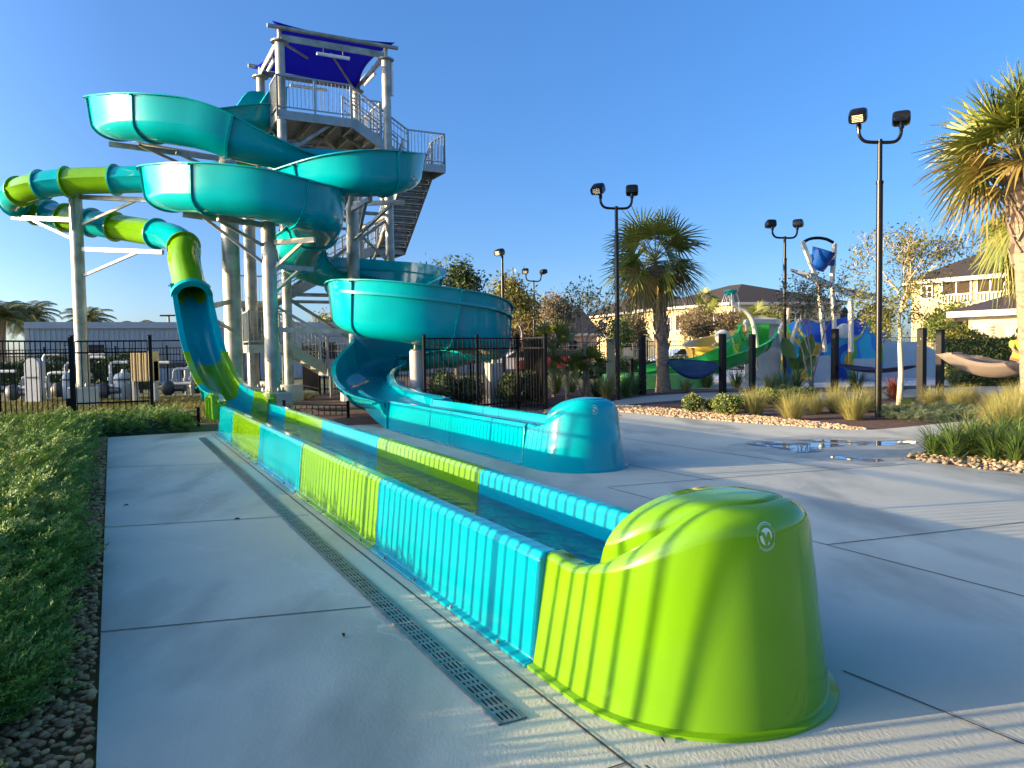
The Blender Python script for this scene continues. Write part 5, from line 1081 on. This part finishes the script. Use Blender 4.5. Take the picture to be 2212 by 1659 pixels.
house('tall cream house with dark screened balconies at the right, behind the pavilion', c, r - c, 17, (A(1971, 740, 70) - c), 14, 6.0, 8.7, wins=((1, .75, 1.55, 4.7, 5.6, 'w'), (1, 2.25, 4.25, 4.85, 5.75, 'b'), (1, 4.65, 6.4, 4.85, 5.75, 'b'), (1, 2.65, 3.15, 3.1, 3.8, 'w'), (1, 7, 9, 4.85, 5.75, 'b')))
for k, (px0, px1, D, ev, rd, wm, lab) in enumerate(((1118, 1205, 88, 2.9, 5.9, PINKW, 'low brown roofed house right of the teal loop'), (1212, 1290, 92, 3.2, 6.8, PINKW, 'brown roofed house behind the crape myrtle'), (1800, 1850, 95, 4.2, 6.2, PINKW, 'small rose house seen between the bucket posts'), (1860, 1925, 90, 5.0, 6.6, CREAM, 'small pale house behind the wet canopy'), (1700, 1790, 110, 4.2, 7.0, PINKW, 'low rose house behind the thin crape myrtle'))):
    c = A(px0, 740, D); r = A(px1, 740, D + 2); house(lab, c, r - c, np.linalg.norm((r - c)[:2]), (c[0], c[1]), 10, ev, rd, wall=wm, wins=((1, 1, 2.2, 1.2, 2.4, 'w'),), roof=mat('brown_shingle', (.10, .065, .045), .9, col2=(.16, .11, .08), scale=10) if k < 2 else ROOF, group='small far houses')
c = A(2092, 740, 37.5); r = A(2300, 740, 34)
pv = house('white walled pavilion with a dark standing seam metal roof at the right edge', c, r - c, 8, (A(2100, 740, 45) - c), 7, 2.95, 4.25, wall=mat('white_stucco', (.58, .50, .31), .9, var=.03), roof=mat('dark_seam_roof', (.055, .042, .035), .6, var=.2, scale=6), ov=1.0, name='pavilion', group=None, cat='pavilion')
m = MB()
for k in range(7): m.box(c * [1, 1, 0] + nrm((r - c) * [1, 1, 0]) * .95 + np.array([-.05, -.06, 1.35 + k * .14]), .42, .03, .05, (r - c) * [1, 1, 0])
m.build('vent_louvre', mat('vent_grey', (.3, .28, .22), .6), pv, smooth=False)
m = MB(); n_ = nrm((r - c) * [1, 1, 0])
for k in range(14): q0 = c * [1, 1, 0] - n_ * 1.0 + n_ * k * .72 + (-.0, -1.05, 2.99); m.bar(q0, q0 + np.array([.3 * (1 if k < 7 else -1) * .0 + 0, 2.1, 1.15]), .04, .05)
# grey metal building
c = A(66, 740, 40); r = A(385, 740, 43); e = nrm((r - c) * [1, 1, 0]); n_ = np.array([-e[1], e[0], 0]); c = c * [1, 1, 0]
t = thing('metal_building', 'long low grey ribbed metal building with strip windows behind the pump yard', 'building', c)
H = 3.15; m = MB(); P = [c, c + e * 26, c + e * 26 + n_ * 9, c + n_ * 9]; m.add([p - ZZ * .1 for p in P] + [p + ZZ * H for p in P], [(0, 1, 5, 4), (1, 2, 6, 5), (2, 3, 7, 6), (3, 0, 4, 7), (4, 5, 6, 7)])
for k in range(105): m.box(c + e * (.12 + k * .247) - n_ * .02 + ZZ * H / 2, .07, .04, H, e)
m.build('wall', METAL_W, t, smooth=False)
m = MB(); m.bar(c - e * .25 - n_ * .06 + ZZ * (H - .05), c + e * 26.2 - n_ * .06 + ZZ * (H - .05), .2, .34); m.bar(c - e * .1 - n_ * .06 + ZZ * (H - .05), c - e * .1 + n_ * 9 + ZZ * (H - .05), .24, .34); m.build('roof_fascia', METAL_W, t, smooth=False)
m = MB(); m.box(c - e * .14 + n_ * 4.5 + ZZ * H * .47, .22, 9, H * .94, e); m.build('end_wall', mat('end_wall_paint', (.50, .47, .40), .8, var=.05), t, smooth=False)
for s0 in (1.5, 7.6, 14.0, 19):
    a = c + e * s0; m = MB(); m.box(a + e * .95 - n_ * .05 + ZZ * 1.55, 2.0, .06, 1.0, e); w = m.build('window', GLASS, t, smooth=False)
    m = MB(); m.box(a + e * .5 - n_ * .09 + ZZ * 1.55, 1.0, .05, .95, e); m.build('louvre_blind', METAL_W, w, smooth=False); m = MB()
    for q in (0, .5, 1): m.box(a - e * .05 + e * 2 * q - n_ * .09 + ZZ * 1.55, .07, .08, 1.08, e)
    m.build('frame', TRIM, w, smooth=False)
# ================================================================== pump yard
PVC = mat('white_pvc', (.34, .37, .40), .35, var=.06); TANK = mat('grey_blue_tank', (.20, .26, .32), .4, var=.1); TAN = mat('tan_cabinet', (.48, .38, .20), .6, var=.08); DKP = mat('dark_pump', (.03, .035, .045), .5, var=.2)
def yard(name, label, px, D, cat, group): return thing(name, label, cat, A(px, 800, D) * [1, 1, 0], group), A(px, 800, D) * [1, 1, 0]
for k, (px, D, w, h, lab) in enumerate(((38, 25.5, 1.5, 1.0, 'leftmost white pipe rack in the pump yard'), (135, 27, 1.3, 1.55, 'tall white pipe rack left of the far left column'), (232, 26, 1.3, 1.55, 'white pipe rack right of the far left column'), (370, 27, 1.1, 1.2, 'white pipe rack beside the tan cabinet'), (430, 28, 1.0, 1.0, 'white pipe rack just left of the steep chute'))):
    t, b = yard('pipe_rack', lab, px, D, 'pipe rack', 'pipe racks in the pump yard')
    for j in range(3): x = (j / 2 - .5) * w; m = MB(); hh = h * (1, .8, .92)[j]; m.tube([b + (x, j * .2, 0), b + (x, j * .2, hh - .12), b + (x + .05, j * .2, hh - .03), b + (x + .15, j * .2, hh), b + (x + w * .45, j * .2, hh)], .055, 10); m.lathe(b + (x, j * .2, hh * .5), [(.11, 0), (.11, .12)], 12); m.build('pipe', PVC, t)
    m = MB(); m.tube([b + (-w * .6, .1, .45), b + (w * .6, .1, .45)], .06, 10); m.build('manifold', PVC, t); m = MB(); m.blob(b + (0, -.3, .3), .25, .2, .28); m.tube([b + (.25, -.3, .3), b + (.6, -.3, .3)], .12, 12); m.build('pump', DKP, t)
for k, (px, D, r, h, lab) in enumerate(((155, 25.5, .32, .95, 'blue grey filter tank left of the far left column'), (268, 26, .36, .9, 'blue grey filter tank right of the far left column'))):
    t, b = yard('filter_tank', lab, px, D, 'tank', 'filter tanks in the pump yard'); m = MB(); m.lathe(b, [(r * .8, 0), (r, .12), (r, h * .75), (r * .8, h * .92), (r * .3, h), (.08, h + .1)], 20); m.build('vessel', TANK, t); m = MB(); m.lathe(b + ZZ * h * .7, [(r * 1.05, 0), (r * 1.05, .06)], 20); m.build('band', DKP, t)
t, b = yard('tan_cabinet', 'tan slatted cabinet standing on posts in the pump yard', 313, 24.5, 'cabinet', None); m = MB(); m.box(b + ZZ * 1.12, .72, .45, .95)
for k in range(8): m.box(b + (-.32 + k * .092, -.235, 1.12), .045, .03, .9)
m.build('body', TAN, t, smooth=False); m = MB()
for x in (-.33, .33): MB().box(b + (x, 0, .62), .06, .3, 1.3).build('leg', PVC, t, smooth=False)
t, b = yard('arched_cabinet', 'white arch topped unit at left of the pump yard', 74, 25, 'cabinet', None); m = MB(); P = [(-.24, 0), (.24, 0), (.24, 1.2)] + [(.24 * math.cos(a), 1.2 + .24 * math.sin(a)) for a in np.linspace(.2, math.pi - .2, 8)] + [(-.24, 1.2)]; m.extrude([b + (x, -.15, z) for x, z in P], (0, .3, 0)); m.build('shell', PVC, t, smooth=False); m = MB(); m.box(b + (0, -.16, .8), .3, .03, .06); m.build('handle', DKP, t, smooth=False)
t, b = yard('raised_deck', 'raised dark walkway with railing behind the tan cabinet', 395, 30.5, 'walkway', None); m = MB(); m.box(b + ZZ * 1.05, 3.6, 1.0, .22); m.build('deck', DKP, t, smooth=False); m = MB()
for x in (-1.7, 0, 1.7): MB().bar(b + (x, 0, -.05), b + (x, 0, 1.0), .12).build('leg', DKP, t, smooth=False); railing([b + (-1.75, -.45, 1.12), b + (1.75, -.45, 1.12)], t, h=.9)
# ================================================================== splash play structure
MUR = bpy.data.materials.new('mural_panel'); MUR.use_nodes = True; N = MUR.node_tree.nodes; L = MUR.node_tree.links; nz = N.new("ShaderNodeTexNoise"); nz.inputs["Scale"].default_value = .55; nz.inputs["Detail"].default_value = .6; nz.inputs["Distortion"].default_value = 1.2; cr = N.new("ShaderNodeValToRGB"); cr.color_ramp.interpolation = 'CONSTANT'; tcx = N.new("ShaderNodeTexCoord"); L.new(tcx.outputs["Object"], nz.inputs["Vector"]); L.new(nz.outputs["Fac"], cr.inputs[0])
E_ = cr.color_ramp.elements; E_[0].position = 0; E_[0].color = (.01, .06, .42, 1); E_[1].position = .42; E_[1].color = (.02, .30, .55, 1)
for p_, c_ in ((.47, (.62, .42, .05, 1)), (.53, (.05, .34, .06, 1)), (.56, (.02, .18, .60, 1)), (.63, (.02, .38, .55, 1))): q = E_.new(p_); q.color = c_
L.new(cr.outputs[0], N["Principled BSDF"].inputs["Base Color"]); N["Principled BSDF"].inputs["Roughness"].default_value = .35
PLW = mat('play_cream_pipe', (.62, .55, .42), .35, var=.04); PGRN = mat('play_green', (.02, .32, .03), .2, var=.05, coat=.3); PYEL = mat('play_yellow', (.72, .45, .06), .25, var=.05, coat=.3); PBLU = mat('bucket_blue', (.005, .06, .27), .25, var=.05, coat=.3); PTEA = mat('play_teal', (.0, .30, .28), .3, var=.05)
ps = thing('play_structure', 'splash play structure with mural panels, curved spray pipes and a tipping bucket frame', 'play structure', A(1720, 790, 31) * [1, 1, 0])
def panel(pts, D, th=.12, mt=MUR, name='mural_panel'):
    P = [A(x, y, D) for x, y in pts]; m = MB(); m.extrude(P, (0, th, 0)); return m.build(name, mt, ps, smooth=False)
panel([(1612, 690), (1608, 830), (1690, 830), (1688, 690), (1650, 684)], 32, mt=mat('play_panel_grey', (.42, .46, .48), .4, var=.05), name='wall_panel'); panel([(1690, 705), (1688, 828), (1775, 828), (1778, 700), (1735, 688)], 31.6); panel([(1778, 695), (1775, 826), (1832, 826), (1836, 684), (1805, 690)], 31.2); panel([(1836, 690), (1833, 826), (1905, 826), (1912, 720), (1880, 690)], 31.0); panel([(1905, 735), (1905, 826), (2040, 822), (2042, 770), (1990, 740)], 33, mt=mat('mist_grey_panel', (.34, .44, .52), .4, col2=(.45, .55, .62), scale=.6), name='wall_panel'); panel([(2040, 745), (2036, 820), (2062, 820), (2070, 770), (2058, 748)], 32.2, mt=PTEA, name='fin_panel')
panel([(1762, 768), (1758, 832), (1803, 832), (1806, 768)], 30.2, mt=PVC, name='wall_panel'); panel([(1846, 775), (1846, 820), (1900, 820), (1900, 775)], 30.2, mt=PVC, name='wall_panel'); panel([(1612, 690), (1609, 700), (1690, 700), (1688, 689)], 31.7, .3, PVC, 'wall_panel')
for x, y in ((1822, 715), (1560, 728)):
    m = MB(); c = A(x, y, 30.8); m.lathe(c, [(.30, 0), (.30, .1), (.2, .16)], 20, ax=(0, -1, 0)); m.build('porthole', mat('clear_bubble', (.5, .52, .5), .1, var=.05), ps)
for pts, w in (([(1578, 637), (1582, 652), (1592, 664), (1610, 672), (1624, 690), (1630, 715), (1634, 745), (1638, 800)], .10), ([(1703, 665), (1700, 690), (1688, 705), (1684, 720), (1684, 740)], .08), ([(1730, 690), (1722, 700), (1712, 730), (1706, 770)], .08)):
    m = MB(); m.tube(catmull([A(x, y, 30.4) for x, y in pts], 5), w, 12); m.build('spray_pipe', PLW, ps)
m = MB(); c = A(1579, 636, 30.4); m.lathe(c, [(.20, -.02), (.28, .12), (.28, .17), (.05, .14)], 20); m.build('spray_bowl', PTEA, ps)
m = MB()
for k in range(26): a = k * .9; p = c + (math.cos(a) * .24, math.sin(a) * .24, .02); m.tube([p, p + (math.cos(a) * .1, math.sin(a) * .1, -.3), p + (math.cos(a) * .14, math.sin(a) * .14, -.7)], .006, 4)
m.build('falling_water', mat('white_water', (.75, .78, .8), .15, var=.02), ps)
for (x0, y0, x1, y1, w) in ((1733, 522, 1768, 612, .13), (1768, 612, 1782, 760, .12), (1803, 526, 1797, 612, .13), (1797, 612, 1806, 770, .12), (1838, 650, 1838, 760, .16)):
    MB().bar(A(x0, y0, 30), A(x1, y1, 30.1), w, .14).build('frame_post', PLW, ps, smooth=False)
m = MB(); m.tube(catmull([A(x, y, 30) for x, y in ((1737, 522), (1750, 516), (1768, 514), (1786, 517), (1800, 524))], 5), .06, 10); m.build('top_arch', BRONZE, ps)
for (x0, y0, D0, x1, y1, D1) in ((1748, 588, 29.6, 1845, 632, 30.6), (1848, 628, 30.6, 1915, 640, 32)):
    a, b = A(x0, y0, D0), A(x1, y1, D1); m = MB(); P = [a, b, b + (0, 2.0, .35), a + (0, 2.0, .35)]; m.extrude(P, (0, 0, -.12)); m.build('canopy_roof', mat('canopy_grey', (.16, .18, .20), .4, .3, var=.1), ps, smooth=False); m = MB(); m.bar(a - ZZ * .16, b - ZZ * .16, .16, .18); m.build('canopy_beam', PLW, ps, smooth=False)
m = MB(); c = A(1774, 560, 30); ax = nrm(np.array([.28, -.25, .95])); m.lathe(c, [(.24, -.44), (.26, -.44), (.48, .38), (.50, .38), (.47, .38), (.26, -.39)], 28, ax=ax); m.build('tipping_bucket', PBLU, ps, ang=50)
for sg, q in ((-1, (1757, 556)), (1, (1795, 566))): m = MB(); p = A(*q, 30); m.lathe(p - (.06 * sg, 0, 0), [(.14, 0), (.14, .16)], 14, ax=(sg, 0, -.2)); m.build('bucket_hinge', PBLU, ps)
def pslide(label, pts, mt, w=.5, hR=.5, hL=.5):
    t = thing('play_slide', label, 'slide', A(pts[0][0], 790, pts[0][2]) * [1, 1, 0]); q = catmull([A(*p) for p in pts], 7); tg_, r_, u_ = sweep_frames(q); cu_ = np.linspace(0, len(q) - 1, max(2, len(pts))).astype(int)
    for a, b in zip(cu_[:-1], cu_[1:]): 
        m = MB(); m.loft([place_prof(q[i], r_[i], u_[i], flume_prof(hR, hL, w)) for i in range(a, b + 1)])
        fl = flume_prof(hR - .03, hL - .03, w, e=.05); m.loft([place_prof(q[a] + tg_[a] * k, r_[a], u_[a], fl) for k in (.004, .04)]); m.build('slide_section', mt, t, ang=40)
    return t
pslide('curving bright green play slide running down to the left behind the black posts', [(1640, 738, 31.4), (1632, 762, 30.4), (1602, 785, 29.6), (1550, 806, 29.3), (1490, 820, 29.4), (1430, 828, 29.6), (1395, 836, 29.6)], PGRN, .62, .8, .6)
m = MB(); P = [(1625, 702), (1622, 742), (1660, 742), (1662, 700)]; m.extrude([A(x, y, 31.5) for x, y in P], (0, .3, 0)); m.build('start_hood', PGRN, bpy.data.objects['play_slide'], smooth=False)
pslide('curved yellow play slide beside the green one', [(1625, 740, 32.6), (1585, 752, 32.6), (1540, 765, 32.4), (1512, 776, 31.8), (1515, 786, 31.2), (1550, 785, 30.9), (1590, 780, 30.9)], PYEL, .5, .7, .6)
t = thing('splash_basin', 'low bright green landing basin left of the palm trunk', 'basin', A(1400, 815, 28.5) * [1, 1, 0]); m = MB(); c = A(1420, 838, 28.4) * [1, 1, 0]; R = 1.0
m.loft([c + np.stack([2.1 * k * np.cos(np.linspace(0, 6.283, 32, endpoint=False)), 1.2 * k * np.sin(np.linspace(0, 6.283, 32, endpoint=False)), np.full(32, z)], 1) for k, z in ((1., -.02), (.97, .48), (.90, .52), (.86, .48), (.84, .12))], cap=False); m.build('basin_wall', mat('basin_green', (.20, .55, .10), .25, var=.05), t)
# ================================================================== cars, parasols, sign, bollard
def car(label, px, D, yaw, col):
    t = thing('parked_car', label, 'car', A(px, 800, D) * [1, 1, 0], 'cars parked beyond the pool fence'); b = A(px, 800, D) * [1, 1, 0]; ex = np.array([math.cos(yaw), math.sin(yaw), 0]); ey = np.cross(ZZ, ex)
    side = [(-2.2, .35), (-2.25, .75), (-1.9, .95), (-1.2, 1.0), (-.6, 1.42), (.7, 1.45), (1.5, 1.02), (2.15, .92), (2.25, .6), (2.2, .35)]; m = MB()
    m.loft([[b + ex * x + ey * y + ZZ * (z if abs(y) < .8 or z < .9 else z - .1) for x, z in side] for y in (-.88, -.8, .8, .88)]); o = m.build('body', col, t, ang=30)
    m = MB()
    for sg in (-1, 1): m.extrude([b + ex * x + ey * (.885 * sg) + ZZ * z for x, z in ((-1.05, 1.0), (-.55, 1.32), (.65, 1.34), (1.25, 1.0))], ey * .01 * sg)
    m.extrude([b + ex * (1.42 - .9 * q) + ey * y + ZZ * (1.02 + .36 * q + .03) for q, y in ((0, -.7), (0, .7), (1, .65), (1, -.65))], ZZ * .02); m.build('glazing', GLASS, t, smooth=False)
    for x in (-1.4, 1.4):
        for y in (-.8, .8): m = MB(); m.lathe(b + ex * x + ey * (y - .1) + ZZ * .32, [(.2, 0), (.32, .01), (.32, .2), (.2, .21)], 18, ax=ey); w = m.build('wheel', BLACK, t); m = MB(); m.lathe(b + ex * x + ey * (y - .11) + ZZ * .32, [(.19, 0), (.19, .23)], 14, ax=ey); m.build('rim', ALUM, w)
car('pale blue car beyond the fence, between the palm trunk and the yellow slide', 1478, 47, .2, mat('pale_car_paint', (.35, .42, .5), .2, var=.03, coat=.5)); car('white car beyond the fence, further right', 1545, 49, .15, mat('white_car_paint', (.6, .6, .6), .2, var=.02, coat=.5))
car('dark red car glimpsed left of the crape myrtle', 1195, 44, .1, mat('red_car_paint', (.30, .02, .02), .2, var=.03, coat=.5)); car('white car glimpsed through the fence bars', 1130, 44, .1, mat('silver_car_paint', (.55, .55, .56), .2, var=.02, coat=.5))
t = thing('pay_station', 'slim tan and white pedestal left of the lamp post', 'pedestal', G(1320, 850)); b = G(1320, 850); m = MB(); m.box(b + ZZ * .85, .26, .2, 1.75); m.build('cabinet', TAN, t, smooth=False); m = MB(); m.box(b + (0, 0, 1.74), .3, .26, .06); m.build('cap', PVC, t, smooth=False)
t = thing('small_sign', 'small grey board on a black post behind the first hammock post', 'sign', A(1364, 800, 25.5) * [1, 1, 0]); b = A(1364, 800, 25.5) * [1, 1, 0]; m = MB(); m.bar(b, b + ZZ * 1.45, .09); m.build('post', BLACK, t, smooth=False); m = MB(); m.box(b + (-.1, -.07, 1.3), .32, .04, .36); m.build('board', ALUM, t, smooth=False)
# ================================================================== person lounging in the tan hammock
SKIN = mat('skin', (.42, .20, .11), .5, var=.05); SHIRT = mat('neon_shirt', (.46, .62, .05), .8, var=.12, scale=6); HAIR = mat('dark_hair', (.02, .014, .01), .6)
pb = A(2200, 772, 21.4); pr = thing('person', 'person in a neon yellow green shirt sitting in the tan hammock, seen from behind', 'person', (pb[0], pb[1], 0))
def skinned(name, pts, edges, rad, mt, parent):
    me = bpy.data.meshes.new(name); off = W[parent.as_pointer()]; me.from_pydata([tuple(np.array(p) - off) for p in pts], edges, []); me.update(); o = bpy.data.objects.new(name, me); sc.collection.objects.link(o); o.parent = parent; W[o.as_pointer()] = off; me.materials.append(mt)
    o.modifiers.new('skin', 'SKIN'); lay = me.skin_vertices[0] if me.skin_vertices else None
    for i, r in enumerate(rad): lay.data[i].radius = (r, r) if np.isscalar(r) else r
    lay.data[0].use_root = True; sb = o.modifiers.new('smooth', 'SUBSURF'); sb.levels = 2; sb.render_levels = 2
    return o
q = lambda x, y, z: pb + np.array([x, y, z])
body = [q(0, 0, -.02), q(.0, -.05, .2), q(.02, -.06, .42), q(.02, -.04, .52), q(.03, 0, .60), q(.04, .02, .70), q(-.2, -.03, .42), q(-.26, -.18, .2), q(-.02, -.28, .06), q(.06, -.30, .05), q(.24, -.03, .42), q(.30, -.14, .2), q(.16, -.26, .08), q(.12, .08, -.02), q(.5, .12, .06), q(.9, .05, -.06), q(-.06, .12, -.02), q(.45, .24, .08), q(.88, .2, -.05)]
ed = [(0, 1), (1, 2), (2, 3), (3, 4), (4, 5), (2, 6), (6, 7), (7, 8), (8, 9), (2, 10), (10, 11), (11, 12), (0, 13), (13, 14), (14, 15), (0, 16), (16, 17), (17, 18)]
skinned('body', body, ed, [.15, .14, .14, .06, .085, .10, .06, .045, .035, .03, .06, .045, .035, .09, .07, .05, .09, .07, .05], SKIN, pr)
skinned('shirt', [q(0, 0, -.06), q(0, -.05, .12), q(.01, -.06, .28), q(.02, -.055, .42), q(-.2, -.04, .40), q(-.265, -.13, .27), q(.24, -.04, .40), q(.30, -.1, .27)], [(0, 1), (1, 2), (2, 3), (3, 4), (4, 5), (3, 6), (6, 7)], [.17, .18, .19, .17, .10, .085, .10, .085], SHIRT, pr)
m = MB(); m.blob(q(.05, .03, .745), .105, .115, .10, 14, 9); m.build('hair', HAIR, pr)
m = MB(); m.tube([q(-.05, -.29, .03), q(-.02, -.31, .05), q(.01, -.3, .1)], .02, 8); m.build('wristband', BLACK, pr)
# ================================================================== water in the troughs
WM = bpy.data.materials.new('water'); WM.use_nodes = True; N = WM.node_tree.nodes; L = WM.node_tree.links
N.remove(N["Principled BSDF"]); tb = N.new("ShaderNodeBsdfTransparent"); tb.inputs[0].default_value = (.90, .98, .99, 1); gl = N.new("ShaderNodeBsdfGlossy"); gl.inputs["Roughness"].default_value = .02
fr = N.new("ShaderNodeFresnel"); fr.inputs[0].default_value = 1.2; mx = N.new("ShaderNodeMixShader"); nz = N.new("ShaderNodeTexNoise"); nz.inputs["Scale"].default_value = 6; nz.inputs["Detail"].default_value = 3; nz.inputs["Distortion"].default_value = .6
tcx = N.new("ShaderNodeTexCoord"); L.new(tcx.outputs["Object"], nz.inputs["Vector"]); bp = N.new("ShaderNodeBump"); bp.inputs["Strength"].default_value = .6; bp.inputs["Distance"].default_value = .03
L.new(nz.outputs["Fac"], bp.inputs["Height"]); L.new(bp.outputs[0], gl.inputs["Normal"]); L.new(bp.outputs[0], fr.inputs["Normal"])
fm = N.new('ShaderNodeMath'); fm.operation = 'MULTIPLY'; fm.inputs[1].default_value = .85; L.new(fr.outputs[0], fm.inputs[0]); L.new(fm.outputs[0], mx.inputs[0]); L.new(tb.outputs[0], mx.inputs[1]); L.new(gl.outputs[0], mx.inputs[2]); L.new(mx.outputs[0], N["Material Output"].inputs["Surface"])
for TF, u1 in ((T, 12.6), (TB, 5.3)):
    m = MB(); m.add([TF(-.4, .17, .34), TF(-.4, .89, .34), TF(u1, .89, .34 if TF is T else .2), TF(u1, .17, .34 if TF is T else .2)], [(0, 1, 2, 3)]); m.build('water', WM, kind='structure', smooth=False)
